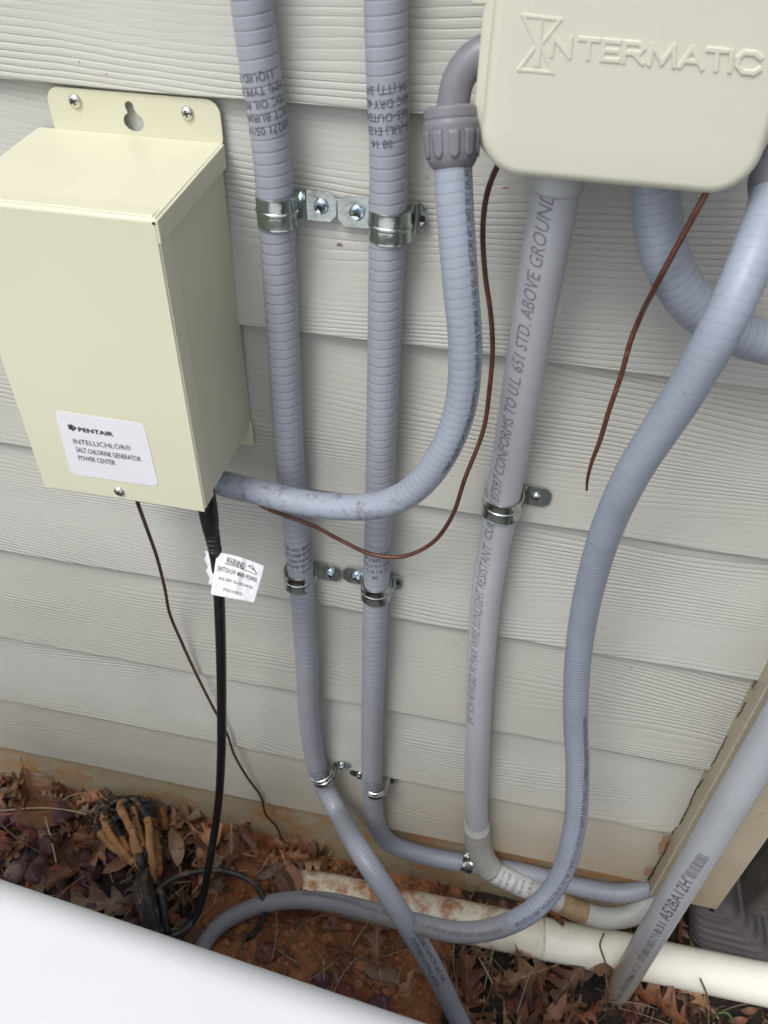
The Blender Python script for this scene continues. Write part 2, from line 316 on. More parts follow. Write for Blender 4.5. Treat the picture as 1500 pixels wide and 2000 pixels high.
def ground_mat():
    m, n, b = newmat('soil')
    geo = N(n, 'ShaderNodeNewGeometry'); at = N(n, 'ShaderNodeVertexColor', layer_name='clay')
    no = N(n, 'ShaderNodeTexNoise', Scale=30.0, Detail=10.0, Roughness=0.7); n.links.new(geo.outputs['Position'], no.inputs['Vector'])
    clay = ramp(n, no.outputs[0], [(0.28, (0.120, 0.042, 0.018)), (0.50, (0.27, 0.105, 0.042)), (0.75, (0.42, 0.195, 0.090))])
    soil = ramp(n, no.outputs[0], [(0.3, (0.010, 0.008, 0.007)), (0.55, (0.030, 0.020, 0.015)), (0.8, (0.085, 0.045, 0.028))])
    n2 = N(n, 'ShaderNodeTexNoise', Scale=18.0, Detail=6.0); n.links.new(geo.outputs['Position'], n2.inputs['Vector'])
    f = math_(n, 'ADD', at.outputs['Color'], math_(n, 'MULTIPLY', math_(n, 'SUBTRACT', n2.outputs[0], 0.5), 1.2))
    fr = ramp(n, f, [(0.40, 0.0), (0.58, 1.0)])
    c = mixc(n, fr.outputs[0], soil.outputs[0], clay.outputs[0])
    n.links.new(c, b.inputs['Base Color']); b.inputs['Roughness'].default_value = 0.9
    vo = N(n, 'ShaderNodeTexVoronoi', Scale=130.0); n.links.new(geo.outputs['Position'], vo.inputs['Vector'])
    bu = N(n, 'ShaderNodeBump', Strength=1.0, Distance=0.004); n.links.new(math_(n, 'ADD', no.outputs[0], math_(n, 'MULTIPLY', vo.outputs[0], -0.6)), bu.inputs['Height']); n.links.new(bu.outputs[0], b.inputs['Normal'])
    return m
M['ground'] = ground_mat()

# ------------------------------------------------------------------ tubes along measured paths
class Path:
    """smooth path through control points; n faces the photographer's side, b = right of it when going down"""
    def __init__(s, pts, ds=0.002, rads=None):
        P = np.array(pts, float); k = len(P)
        d = np.linalg.norm(np.diff(P, axis=0), axis=1) ** 0.5
        t = np.concatenate([[0], np.cumsum(d)])
        ext = np.vstack([2 * P[0] - P[1], P, 2 * P[-1] - P[-2]]); te = np.concatenate([[t[0] - (t[1] - t[0])], t, [t[-1] + (t[-1] - t[-2])]])
        o = []; oc = []
        for i in range(1, k):
            p0, p1, p2, p3 = ext[i - 1], ext[i], ext[i + 1], ext[i + 2]; t0, t1, t2, t3 = te[i - 1], te[i], te[i + 1], te[i + 2]
            for tt in np.linspace(t1, t2, 40, endpoint=(i == k - 1)):
                A1 = (t1 - tt) / (t1 - t0) * p0 + (tt - t0) / (t1 - t0) * p1
                A2 = (t2 - tt) / (t2 - t1) * p1 + (tt - t1) / (t2 - t1) * p2
                A3 = (t3 - tt) / (t3 - t2) * p2 + (tt - t2) / (t3 - t2) * p3
                B1 = (t2 - tt) / (t2 - t0) * A1 + (tt - t0) / (t2 - t0) * A2
                B2 = (t3 - tt) / (t3 - t1) * A2 + (tt - t1) / (t3 - t1) * A3
                o.append((t2 - tt) / (t2 - t1) * B1 + (tt - t1) / (t2 - t1) * B2)
                oc.append(i - 1 + (tt - t1) / (t2 - t1))
        o = np.array(o); oc = np.array(oc)
        L = np.concatenate([[0], np.cumsum(np.linalg.norm(np.diff(o, axis=0), axis=1))])
        s.L = L[-1]; m = max(2, int(s.L / ds) + 1); s.s = np.linspace(0, s.L, m)
        s.p = np.array([np.interp(s.s, L, o[:, j]) for j in range(3)]).T
        s.c = np.interp(s.s, L, oc)           # control index along the path
        s.t = np.gradient(s.p, axis=0); s.t /= np.linalg.norm(s.t, axis=1)[:, None]
        v = CAM - s.p; v -= (v * s.t).sum(1)[:, None] * s.t
        s.n = v / np.linalg.norm(v, axis=1)[:, None]; s.b = np.cross(s.n, s.t)
        s.r = np.interp(s.c, range(k), rads) if rads is not None and not np.isscalar(rads) else np.full(m, rads or 0.01)
    def at_c(s, c): return float(np.interp(c, s.c, s.s))
    def near(s, u, v):           # arc length whose point shows closest to pixel (u, v) of the photograph
        q = (s.p - CAM) @ Rm; U = 750 + FOC * q[:, 0] / q[:, 1]; V = 1000 - FOC * q[:, 2] / q[:, 1]
        return float(s.s[np.argmin((U - u) ** 2 + (V - v) ** 2)])
    def at_z(s, z): i = int(np.argmin(np.abs(s.p[:, 2] - z))); return s.p[i]
    def frame(s, a):
        f = lambda A: np.array([np.interp(a, s.s, A[:, j]) for j in range(3)])
        return f(s.p), f(s.t), f(s.n), f(s.b), float(np.interp(a, s.s, s.r))
    def surf(s, a, th, lift=0.0003):
        p, t, n_, b_, r = s.frame(a); r += lift
        return p + r * (math.cos(th) * n_ + math.sin(th) * b_)
def tube(name, path, mat, parent=None, seg=32, ring=None, caps=True, s0=None, s1=None, dr=0.0, label=None):
    a = path.s; sel = np.ones(len(a), bool)
    if s0 is not None: sel &= a >= s0
    if s1 is not None: sel &= a <= s1
    idx = np.where(sel)[0]; th = np.arange(seg) / seg * 2 * math.pi + math.pi
    S = a[idx][:, None]; R = path.r[idx][:, None] + dr + np.zeros((1, seg))
    if ring:
        pitch, depth, mode = ring
        ph = (S / pitch + (th[None, :] - math.pi) / (2 * math.pi)) % 1.0
        if mode == 'step': R = R - depth * np.exp(-((ph - 0.5) / 0.055) ** 2)
        else: R = R + depth * (np.cos(ph * 2 * math.pi) * 0.5 - 0.5)
    P = path.p[idx][:, None, :] + R[..., None] * (np.cos(th)[None, :, None] * path.n[idx][:, None, :] + np.sin(th)[None, :, None] * path.b[idx][:, None, :])
    k = len(idx); V = P.reshape(-1, 3)
    i, j = np.meshgrid(np.arange(k - 1), np.arange(seg), indexing='ij'); j2 = (j + 1) % seg
    F = np.stack([i * seg + j, i * seg + j2, (i + 1) * seg + j2, (i + 1) * seg + j], -1).reshape(-1, 4).tolist()
    V = V.tolist()
    if caps:
        F.append(list(range(seg))[::-1] and [x for x in range(seg - 1, -1, -1)]); F.append([(k - 1) * seg + x for x in range(seg)])
    F = [f[::-1] for f in F]
    uv = np.stack([np.tile((th - math.pi) / (2 * math.pi), k), np.repeat(a[idx], seg)], -1)
    return mesh_obj(name, V, F, mat, parent, uvs=uv, label=label)

# ------------------------------------------------------------------ lettering
def glyphs(txt, off=0.0, shear=0.0, extr=0.0, res=2, space=1.0, bev=0.0, cut=(0, 0)):
    cu = bpy.data.curves.new('t', 'FONT'); cu.body = txt; cu.size = 1.0; cu.offset = off; cu.shear = shear
    cu.extrude = extr; cu.resolution_u = res; cu.space_character = space; cu.bevel_depth = bev
    o = bpy.data.objects.new('t', cu); C.objects.link(o)
    dg = bpy.context.evaluated_depsgraph_get(); dg.update()
    me = bpy.data.meshes.new_from_object(o.evaluated_get(dg))
    if (cut[0] or cut[1]) and len(me.vertices):
        b = bmesh.new(); b.from_mesh(me)
        for ax in (0, 1):
            if not cut[ax]: continue
            lo = min(v.co[ax] for v in b.verts); hi = max(v.co[ax] for v in b.verts); t = lo + cut[ax]
            while t < hi:
                co = [0, 0, 0]; co[ax] = t; no_ = [0, 0, 0]; no_[ax] = 1
                bmesh.ops.bisect_plane(b, geom=b.verts[:] + b.edges[:] + b.faces[:], plane_co=co, plane_no=no_); t += cut[ax]
        b.to_mesh(me); b.free()
    V = np.array([v.co[:] for v in me.vertices]) if len(me.vertices) else np.zeros((0, 3)); F = [list(p.vertices) for p in me.polygons]
    bpy.data.objects.remove(o); bpy.data.curves.remove(cu); bpy.data.meshes.remove(me)
    return V, F
def text_on_path(name, path, items, mat, parent):
    """items: text, s0, s1 (arc span of the run), theta0, theta1, height, shear; reads towards s1, letter tops towards smaller theta when up=-1"""
    VV, FF = [], []
    for (txt, s0, s1, t0, t1, h, shear, up, off) in items:
        V, F = glyphs(txt, off=off, shear=shear, cut=(0, .12))
        if not len(V): continue
        wx = V[:, 0].max() - V[:, 0].min(); x0 = V[:, 0].min(); base = len(VV)
        for v in V:
            f = (v[0] - x0) / wx; a = s0 + (s1 - s0) * f
            p, t, n_, b_, r = path.frame(a)
            th = t0 + (t1 - t0) * f + up * (v[1] / 0.72 * h) / r
            VV.append(p + (r + 0.0004) * (math.cos(th) * n_ + math.sin(th) * b_))
        FF += [[base + i for i in f] for f in F]
    return mesh_obj(name, VV, FF, mat, parent, smooth=False)
def text_round(name, path, rows, mat, parent, pitch=0.0):
    """rows of text printed round the pipe, upside down: row = (text, s, theta_start, height)"""
    VV, FF = [], []
    for (txt, s, th0, h) in rows:
        V, F = glyphs(txt, off=0.0, cut=(.22, 0)); base = len(VV); x0 = V[:, 0].min()
        for v in V:
            p, t, n_, b_, r = path.frame(s)
            th = th0 - (v[0] - x0) / 0.72 * h * 0.92 / r
            a = s + (v[1] / 0.72 * h) - pitch * th / (2 * math.pi)
            p, t, n_, b_, r = path.frame(a)
            VV.append(p + (r + 0.0004) * (math.cos(th) * n_ + math.sin(th) * b_))
        FF += [[base + i for i in f] for f in F]
    return mesh_obj(name, VV, FF, mat, parent, smooth=False)
def text_flat(name, lines, origin_fn, mat, parent):
    """lines: text, (u,v) px of the baseline start, (u,v) px of the baseline end, height in px, shear, offset; origin_fn maps px to the surface"""
    VV, FF = [], []
    for (txt, a, b_, h, shear, off, ex) in lines:
        V, F = glyphs(txt, off=off, shear=shear, extr=ex); base = len(VV)
        x0, x1 = V[:, 0].min(), V[:, 0].max()
        A = origin_fn(*a); B = origin_fn(*b_); e = B - A
        nrm = np.array([0, -1., 0]); up = np.cross(nrm, e / np.linalg.norm(e)); up = -up if up[2] < 0 else up
        hm = h
        for v in V:
            f = (v[0] - x0) / (x1 - x0)
            VV.append(A + e * f + up * (v[1] / 0.72 * hm) + nrm * (0.0003 + (v[2] + ex)))
        FF += [[base + i for i in f] for f in F]
    return mesh_obj(name, VV, FF, mat, parent, smooth=False)
# ================================================================== ground
def sm(a, b, x): t = max(0.0, min(1.0, (x - a) / (b - a))); return t * t * (3 - 2 * t)
def g2(x, y, cx, cy2, sx, sy): return math.exp(-((x - cx) / sx) ** 2 - ((y - cy2) / sy) ** 2)
def zg(x, y, fine=True):
    z = -1.15 + 0.055 * sm(0.0, -0.45, x) * (0.45 + 0.55 * sm(-0.22, -0.02, y))
    z += 0.030 * g2(x, y, -0.15, -0.16, 0.12, 0.07) + 0.050 * g2(x, y, -0.335, -0.050, 0.080, 0.04) + 0.028 * g2(x, y, -0.262, -0.062, 0.028, 0.035)
    if fine:
        v = Vector((x * 9, y * 9, 1.7)); z += 0.012 * mnoise.fractal(v, 0.9, 2.1, 4)
        c = clayf(x, y)
        v = Vector((x * 34, y * 34, 5.7)); z += (0.003 + 0.007 * c) * abs(mnoise.fractal(v, 0.8, 2.2, 4))
    return z
def clayf(x, y):
    c = sm(-0.42, -0.30, x) * (1 - sm(0.00, 0.06, x)) * (1 - 0.6 * sm(-0.30, -0.42, y))
    c = max(c, 0.55 * g2(x, y, 0.12, -0.01, 0.16, 0.03), 0.75 * g2(x, y, -0.5, 0.01, 0.5, 0.035))
    return c
def grid_axis(fine0, fine1, step, far):
    a = list(np.arange(fine0, fine1 + 1e-6, step)); d = step; x = fine1
    while x < far: d *= 1.5; x += d; a.append(x)
    d = step; x = fine0; lo = []
    while x > -far: d *= 1.5; x -= d; lo.append(x)
    return lo[::-1] + a
gx = grid_axis(-0.85, 0.72, 0.0045, 30); gy = grid_axis(-0.42, 0.05, 0.0045, 30)
V = [(x, y, zg(x, y, fine=(abs(x) < 3 and abs(y) < 3))) for y in gy for x in gx]; nx = len(gx)
F = [(j * nx + i, j * nx + i + 1, (j + 1) * nx + i + 1, (j + 1) * nx + i) for j in range(len(gy) - 1) for i in range(nx - 1)]
gr = mesh_obj('ground', V, F, M['ground']); gr['kind'] = 'structure'
ca = gr.data.color_attributes.new('clay', 'FLOAT_COLOR', 'POINT')
ca.data.foreach_set('color', np.array([[clayf(x, y)] * 3 + [1] for (x, y, z) in V], dtype=np.float32).ravel())

# ================================================================== house wall
ZL = [0.0095, -0.1646, -0.3340, -0.5003, -0.6730, -0.8297, -0.9729]     # lower edges of the siding courses
XE = 0.2865                                                             # where the siding stops at the corner board
wall = thing('house_wall', (0, 0.1, -1.0), 'pale grey-beige wood-grain lap siding wall over a tan painted foundation', 'wall')
V, F, UV = [], [], []
courses = [ZL[0] + 0.172 * k for k in range(13, 0, -1)] + ZL
for k, zb in enumerate(courses):
    zt = (courses[k - 1] if k else zb + 0.172) + 0.012
    b0 = len(V); xs = np.linspace(-2.6, XE, 60)
    off = k * 3.77
    for x in xs:
        wob = 0.0005 * math.sin(x * 9 + k) + 0.0003 * math.sin(x * 31 + 2 * k)
        for (y, z) in ((0.0112, zb + 0.0002), (0.0007, zb), (0.0, zb + 0.0008), (0.0108 * (0.5), (zb + zt) / 2), (0.0108, zt)):
            V.append((x, y + wob * 0.3, z + wob)); UV.append((x + off * 1.3, (z - zb) + off))
    for i in range(len(xs) - 1):
        for j in range(4):
            a = b0 + i * 5 + j; F.append((a, a + 5, a + 6, a + 1))
mesh_obj('siding', V, F, M['siding'], wall, uvs=UV, smooth=False)
bm = bmesh.new(); add_box(bm, (XE + 0.0005, -0.0205, -0.967), (0.378, 0.021, 2.3))
cb = bm_obj('corner_board', bm, M['trim'], wall); bevel(cb, 0.0022, 2)
pe = [(XE + .0012, -.0200, z) for z in np.linspace(-.966, 1.2, 9)]
eP = Path([(x + .0006 * math.sin(i * 2.3), y, z) for i, (x, y, z) in enumerate(pe)], .004, .0014)
for i in range(len(eP.s)): eP.r[i] *= .8 + .5 * mnoise.noise(Vector((eP.s[i] * 120, 0, 3)))
tube('paint_ridge', eP, M['ridge'], wall, 8)
box_obj('return_wall', (0.300, 0.0215, -0.967), (0.374, 3.2, 2.3), M['siding'], wall)
box_obj('foundation', (-2.6, 0.0130, -1.5), (0.345, 3.15, -0.955), M['found'], wall)
# orange membrane torn off below the last board
rng = random.Random(3)
xa, xb = AY(548, 1570, 0.0105)[0], 0.284
V, F = [], []; m = 70
for i in range(m):
    f = i / (m - 1); x = xa + (xb - xa) * f
    h = 0.018 + 0.014 * mnoise.noise(Vector((x * 14, 0, 2))) + 0.005 * rng.random()
    h *= sm(0, 0.05, f) * 0.9 + 0.1
    V += [(x, 0.0105, -0.9665), (x, 0.0100, ZL[-1] - h), (x, 0.0120, ZL[-1] - h - 0.0006)]
for i in range(m - 1):
    for j in range(2): F.append((i * 3 + j, i * 3 + 3 + j, i * 3 + 4 + j, i * 3 + 1 + j))
mesh_obj('membrane', V, F, M['membrane'], wall, smooth=False, label='torn orange strip showing below the lowest board')
# cracked caulk where boards meet the corner board
def crack(z0, z1, wd, seed):
    r = random.Random(seed); V, F = [], []; n_ = int(abs(z1 - z0) / 0.003) + 2
    x = XE - 0.0015
    for i in range(n_):
        z = z0 + (z1 - z0) * i / (n_ - 1); x += r.uniform(-0.0006, 0.0006); x = min(XE - 0.0005, max(XE - 0.004, x))
        h = wd * 0.6 * (0.3 + 0.9 * r.random()) * (1 if r.random() > 0.12 else 0.05)
        y = -0.0008
        V += [(x - h, y, z), (x + h, y, z)]
    for i in range(n_ - 1): F.append((2 * i, 2 * i + 1, 2 * i + 3, 2 * i + 2))
    o = mesh_obj('caulk_crack', V, F, M['gap'], wall, smooth=False)
    sl = o.modifiers.new('s', 'SOLIDIFY'); sl.thickness = 0.0012; sl.offset = -1
for (a, b_, wd, sd_) in ((-0.50, -0.515, .0008, 1), (-0.535, -0.565, .0006, 2), (-0.60, -0.66, .0004, 6), (-0.690, -0.800, .0010, 3), (-0.808, -0.826, .0011, 7), (-0.845, -0.905, .0008, 4), (-0.905, -0.965, .0014, 5)): crack(a, b_, wd, sd_)
def patch(name, pts, y, mat, seed):
    r = random.Random(seed); V = []
    for i in range(len(pts)):
        a, b_ = pts[i], pts[(i + 1) % len(pts)]
        for k in range(4):
            f = k / 4; V.append(AY(a[0] + (b_[0] - a[0]) * f + r.uniform(-1.5, 1.5), a[1] + (b_[1] - a[1]) * f + r.uniform(-1.5, 1.5), y))
    o = mesh_obj(name, V, [list(range(len(V)))], mat, wall, smooth=False, label='brown patch of peeled paint beside the corner board')
    sl = o.modifiers.new('s', 'SOLIDIFY'); sl.thickness = 0.0006; sl.offset = 0
patch('peeled_patch', [(1297, 1634), (1308, 1636), (1298, 1662), (1288, 1670), (1286, 1655)], 0.0002, M['peel'], 1)
patch('peeled_patch', [(1262, 1694), (1274, 1698), (1268, 1714), (1257, 1708)], -0.0006, M['peel'], 2)

for i, (u, v, a, b_) in enumerate(((690, 586, 9, 2), (705, 589, 6, 3), (718, 597, 8, 4), (722, 604, 7, 2), (741, 582, 5, 3), (662, 477, 6, 3), (988, 367, 7, 3))):
    r = random.Random(i); P_ = [AY(u + a * (r.random() - .5) + a * math.cos(t), v + b_ * math.sin(t) * r.uniform(.4, 1), .0036) for t in np.linspace(0, 6.28, 10)[:-1]]
    o = mesh_obj('scuff', P_, [list(range(9))], M['peel'] if i > 5 else M['twig'], wall, smooth=False); sl = o.modifiers.new('s', 'SOLIDIFY'); sl.thickness = .0004; sl.offset = 0
# ================================================================== tank in the foreground
def rounded_outline(x0, x1, y0, y1, r, n_=14):
    P = []
    for (cx, cy3, a0) in ((x1 - r, y1 - r, 0), (x0 + r, y1 - r, 90), (x0 + r, y0 + r, 180), (x1 - r, y0 + r, 270)):
        for i in range(n_ + 1):
            a = rad(a0 + 90 * i / n_); P.append((cx + r * math.cos(a), cy3 + r * math.sin(a)))
    return P
V, F = [], []; prof = []
rf = 0.025
for i in range(9):
    a = rad(90 * i / 8); prof.append((rf * (1 - math.sin(a)) , -rf * (1 - math.cos(a))))
prof = [(0.0, -0.70), (0.0, -0.40), (0.0, -0.15)] + [(rf * (1 - math.cos(rad(90 * i / 8))), -rf * (1 - math.sin(rad(90 * i / 8)))) for i in range(9)]
zt = -0.3870; nn = None
for (ins, dz) in prof + [(0.08, 0.0035), (0.16, 0.006), (0.24, 0.007)]:
    P = rounded_outline(-0.95 + ins, 0.22 - ins, -1.02 + ins, -0.3765 - ins, max(0.015, 0.10 - ins)); nn = len(P)
    V += [(x, y - 0.0805 * (x + 0.292), zt + dz) for x, y in P]
k = len(V) // nn
for i in range(k - 1):
    for j in range(nn): F.append((i * nn + j, i * nn + (j + 1) % nn, (i + 1) * nn + (j + 1) % nn, (i + 1) * nn + j))
F.append([(k - 1) * nn + j for j in range(nn)])
tk = mesh_obj('equipment_housing', V, F, M['white_top'])
setp(tk, 'bright white smooth rounded equipment housing filling the near left corner', 'pool equipment')

# ================================================================== helper hardware
def lathe_y(name, pos, prof, mat, parent, seg=24, smooth=True):
    """prof: (radius, distance in front of pos towards -y)"""
    V, F = [], []
    for (r, d) in prof:
        for i in range(seg):
            a = 2 * math.pi * i / seg; V.append((pos[0] + r * math.cos(a), pos[1] - d, pos[2] + r * math.sin(a)))
    for k in range(len(prof) - 1):
        for i in range(seg): F.append((k * seg + i, k * seg + (i + 1) % seg, (k + 1) * seg + (i + 1) % seg, (k + 1) * seg + i))
    F.append([(len(prof) - 1) * seg + i for i in range(seg)])
    return mesh_obj(name, V, F, mat, parent, smooth=smooth)
def phillips(pos, r, parent, mat, ang=0.0):
    s = lathe_y('screw', pos, [(r, 0), (r * 1.0, 0.0006), (r * 0.93, 0.0013), (r * 0.75, 0.0020), (r * 0.45, 0.0026), (r * 0.0001 + 0.0001, 0.0028)], mat, parent)
    bm = bmesh.new()
    for k in range(2):
        a = ang + k * math.pi / 2; c_, s_ = math.cos(a), math.sin(a); L, W = r * 0.50, r * 0.11
        b0 = len(bm.verts); vs = []
        for yy in (0.0012, 0.0029 + 0.00005 * k):
            for (p, q_) in ((-L, -W), (L, -W), (L, W), (-L, W)): vs.append(bm.verts.new((pos[0] + p * c_ - q_ * s_, pos[1] - yy, pos[2] + p * s_ + q_ * c_)))
        for f in ((0, 1, 2, 3), (4, 7, 6, 5), (0, 4, 5, 1), (1, 5, 6, 2), (2, 6, 7, 3), (3, 7, 4, 0)): bm.faces.new([vs[i] for i in f])
    bm_obj('cross_recess', bm, M['gap'], s)
    return s
def hexscrew(pos, r, parent, ang=0.3):
    s = lathe_y('screw', pos, [(r * 1.35, 0), (r * 1.35, 0.0008), (r * 1.1, 0.0014)], M['zinc_blue'], parent)
    V, F = [], []
    for (rr, d) in ((r, 0.0010), (r, 0.0046), (r * 0.86, 0.0054)):
        for i in range(6):
            a = ang + math.pi / 3 * i; V.append((pos[0] + rr * math.cos(a), pos[1] - d, pos[2] + rr * math.sin(a)))
    for k in range(2):
        for i in range(6): F.append((k * 6 + i, k * 6 + (i + 1) % 6, k * 6 + 6 + (i + 1) % 6, k * 6 + 6 + i))
    V += [(pos[0], pos[1] - 0.0042, pos[2])]
    for i in range(6): F.append((12 + i, 12 + (i + 1) % 6, 18))
    mesh_obj('hex_head', V, F, M['zinc_blue'], s, smooth=False)
    bm = bmesh.new(); a = ang + 0.6; c_, s_ = math.cos(a), math.sin(a); L, W = r * 0.75, r * 0.13; vs = []
    for yy in (0.0040, 0.0055):
        for (p, q_) in ((-L, -W), (L, -W), (L, W), (-L, W)): vs.append(bm.verts.new((pos[0] + p * c_ - q_ * s_, pos[1] - yy, pos[2] + p * s_ + q_ * c_)))
    for f in ((0, 1, 2, 3), (4, 7, 6, 5), (0, 4, 5, 1), (1, 5, 6, 2), (2, 6, 7, 3), (3, 7, 4, 0)): bm.faces.new([vs[i] for i in f])
    bm_obj('slot', bm, M['gap'], s)
def strap(cx, cz, R, rc, ang, wdt, tab_r, tab_l, label, screw_r=None, screw_l=None, hole_r=None, group=None, kind='hex', y0=-0.0012):
    """band over a pipe of axis angle ang (0 = vertical) lying on the wall; tab_r / tab_l = length of the flat ears"""
    t = thing('pipe_strap', (cx, y0, cz), label, 'pipe strap', group)
    th = 0.0013; Ro = R + th
    P = []                                  # (across, y, width factor)
    if tab_r: P += [(Ro + tab_r, y0, 0.55), (Ro + tab_r - 0.005, y0, 1.0), (Ro + tab_r * 0.5, y0, 1.0), (Ro + 0.004, y0, 1.0), (Ro + 0.0015, y0 - 0.0012, 1.0)]
    P += [(Ro, y0 - 0.004, 1.0)]
    for i in range(0, 25):
        a = math.pi * i / 24; P.append((Ro * math.cos(a), -rc - Ro * math.sin(a), 1.0))
    P += [(-Ro, y0 - 0.004, 1.0)]
    if tab_l: P += [(-Ro - 0.0015, y0 - 0.0012, 1.0), (-Ro - 0.004, y0, 1.0), (-Ro - tab_l * 0.5, y0, 1.0), (-Ro - tab_l + 0.005, y0, 1.0), (-Ro - tab_l, y0, 0.55)]
    ws = [-1, -0.9, -0.12, -0.05, 0.0, 0.05, 0.12, 0.9, 1]; V, F = [], []
    ca_, sa_ = math.cos(ang), math.sin(ang)
    for (c, y, wf) in P:
        on = y < y0 - 0.006
        for q_ in ws:
            ax = q_ * wdt / 2 * wf; e = 0.0007 if (abs(q_) < 0.07 and on) else (0.0004 if abs(q_) == 1 and on else 0)
            d = math.hypot(c, y + rc); cc, yy = c, y
            if on and d > 0: cc = c * (1 + e / d); yy = -rc + (y + rc) * (1 + e / d)
            V.append((cx + cc * ca_ + ax * sa_, yy, cz - cc * sa_ + ax * ca_))
    n_ = len(ws)
    for i in range(len(P) - 1):
        for j in range(n_ - 1): F.append((i * n_ + j, i * n_ + j + 1, (i + 1) * n_ + j + 1, (i + 1) * n_ + j))
    b = mesh_obj('band', V, F, M['zinc'], t, smooth=False)
    b.data.polygons.foreach_set('use_smooth', [True] * len(b.data.polygons))
    sl = b.modifiers.new('s', 'SOLIDIFY'); sl.thickness = th; sl.offset = 0
    bv = b.modifiers.new('e', 'EDGE_SPLIT'); bv.split_angle = rad(40)
    for s in (screw_r, screw_l):
        if s is not None:
            p = (cx + s * ca_, y0 - 0.0008, cz - s * sa_)
            if kind == 'hex': hexscrew(p, 0.0042, t, ang=0.3 + cx * 9)
            else: phillips(p, 0.0046, t, M['steel'], 0.2)
    if hole_r is not None:
        lathe_y('hole', (cx + hole_r * ca_, y0 - 0.0007, cz - hole_r * sa_), [(0.0022, 0), (0.0022, 0.0002)], M['gap'], t, seg=16)
    return t

# ================================================================== the two tall conduits
RA = 0.0135
def pts(lst):
    o = []
    for a in lst:
        u, v, k, val = a
        o.append({'y': AY, 'z': AZ, 'd': AD}[k](u, v, val))
    return o
pA = pts([(492, 0, 'y', -.015)]); pA = [pA[0] + np.array([0.0, 0, 0.45])] + pA
pA += pts([(531, 300, 'y', -.015), (548, 560, 'y', -.015), (567, 900, 'y', -.015), (590, 1150, 'y', -.015), (600, 1300, 'y', -.015), (606, 1420, 'y', -.015), (622, 1508, 'y', -.0155), (638, 1545, 'y', -.020),
           (662, 1590, 'y', -.042), (705, 1665, 'd', .985), (765, 1758, 'd', .972), (828, 1860, 'd', 1.01), (885, 1970, 'd', 1.09), (930, 2060, 'd', 1.16)])
PA = Path(pA, 0.0006, RA)
tA = thing('flexible_conduit', pA[0], 'grey ribbed conduit nearest the cream box, slanting out to the ground at its foot', 'conduit', 'grey ribbed conduits strapped to the siding')
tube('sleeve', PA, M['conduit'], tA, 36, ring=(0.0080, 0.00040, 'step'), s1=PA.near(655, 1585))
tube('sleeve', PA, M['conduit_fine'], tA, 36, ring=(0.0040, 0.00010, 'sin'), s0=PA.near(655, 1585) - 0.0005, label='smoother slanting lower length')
pB = pts([(754, 0, 'y', -.015)]); pB = [pB[0] + np.array([0.0, 0, 0.45])] + pB
pB += pts([(760, 300, 'y', -.015), (754, 560, 'y', -.015), (744, 900, 'y', -.015), (735, 1150, 'y', -.015), (730, 1300, 'y', -.015), (726, 1480, 'y', -.015), (730, 1580, 'y', -.015),
           (740, 1622, 'y', -.015), (767, 1649, 'y', -.014), (833, 1671, 'y', -.012), (900, 1684, 'y', -.010), (1020, 1704, 'y', -.010), (1140, 1734, 'y', -.010), (1220, 1744, 'y', -.006), (1275, 1730, 'y', .008), (1330, 1700, 'y', .03)])
PB = Path(pB, 0.0006, RA)
tB = thing('flexible_conduit', pB[0], 'grey ribbed strapped conduit whose foot bends right along the foundation', 'conduit', 'grey ribbed conduits strapped to the siding')
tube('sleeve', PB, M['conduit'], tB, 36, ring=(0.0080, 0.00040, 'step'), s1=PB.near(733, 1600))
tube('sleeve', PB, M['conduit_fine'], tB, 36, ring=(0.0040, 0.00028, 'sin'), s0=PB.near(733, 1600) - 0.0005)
def rows(path, uv, txts, th, h=0.0052):
    out_ = []; s = path.near(*uv)
    for i, (tx, o_) in enumerate(txts): out_.append((tx, s + i * 0.0080, th + o_, h))
    return out_
for args in (((505, 132), [('LIQUID-TIG', .55), ('MM) TYPE LFNC', 1.10), ('70C OIL RES', 1.1), ('ECT BURIAL', 1.15), ('69271 05/14', 1.15)], 0.0),
             ((580, 1053), [('TUFF TM (EL)', 1.2), ('NE-B 80C DR', 1.2), ('S-SUN RES', 1.15), ('IN US-(UL) E', 1.15), ('4/19', .9)], 0.0, .0048),
             ((612, 1492), [('LINE TT', .6), ('MM) TYPE L', 1.1), ('70C OIL RE', 1.1), ('ECT BURI', 1.1)], 0.0, .0045)):
    text_round('printing', PA, rows(PA, *args), M['ink_soft'], tA, pitch=0.008)
for args in (((754, 157), [('TM (TT) 3/4"', 1.2), ('80C DRY 60C', 1.2), ('RES-OUTDOOR', 1.1), ('S-(UL) E123A', 1.1), ('08 14', .15)], 0.0),
             ((740, 1062), [('TM (TT) 3/4', 1.1), ('80C DRY 60', 1.1), ('RES-OUTDOO', 1.1), ('S-(UL) E12', 1.1), ('08', .1)], 0.0, .0048),
             ((727, 1510), [('TT TM', .5), ('80C DR', .7), ('RES-OUT', .9), ('S-(UL) E', .9)], 0.0, .0045)):
    text_round('printing', PB, rows(PB, *args), M['ink_soft'], tB, pitch=0.008)
# fragments printed on the slanting length of the first conduit
text_on_path('printing', PA, [('LIQUID-TIGHT FLEX', PA.near(800, 1815), PA.near(852, 1905), -0.1, -0.1, .006, 0, -1, 0.01), ('TYPE LFNC-B 70C OIL', PA.near(800, 1815), PA.near(852, 1905), 0.6, 0.6, .006, 0, -1, 0.01)], M['ink_soft'], tA)

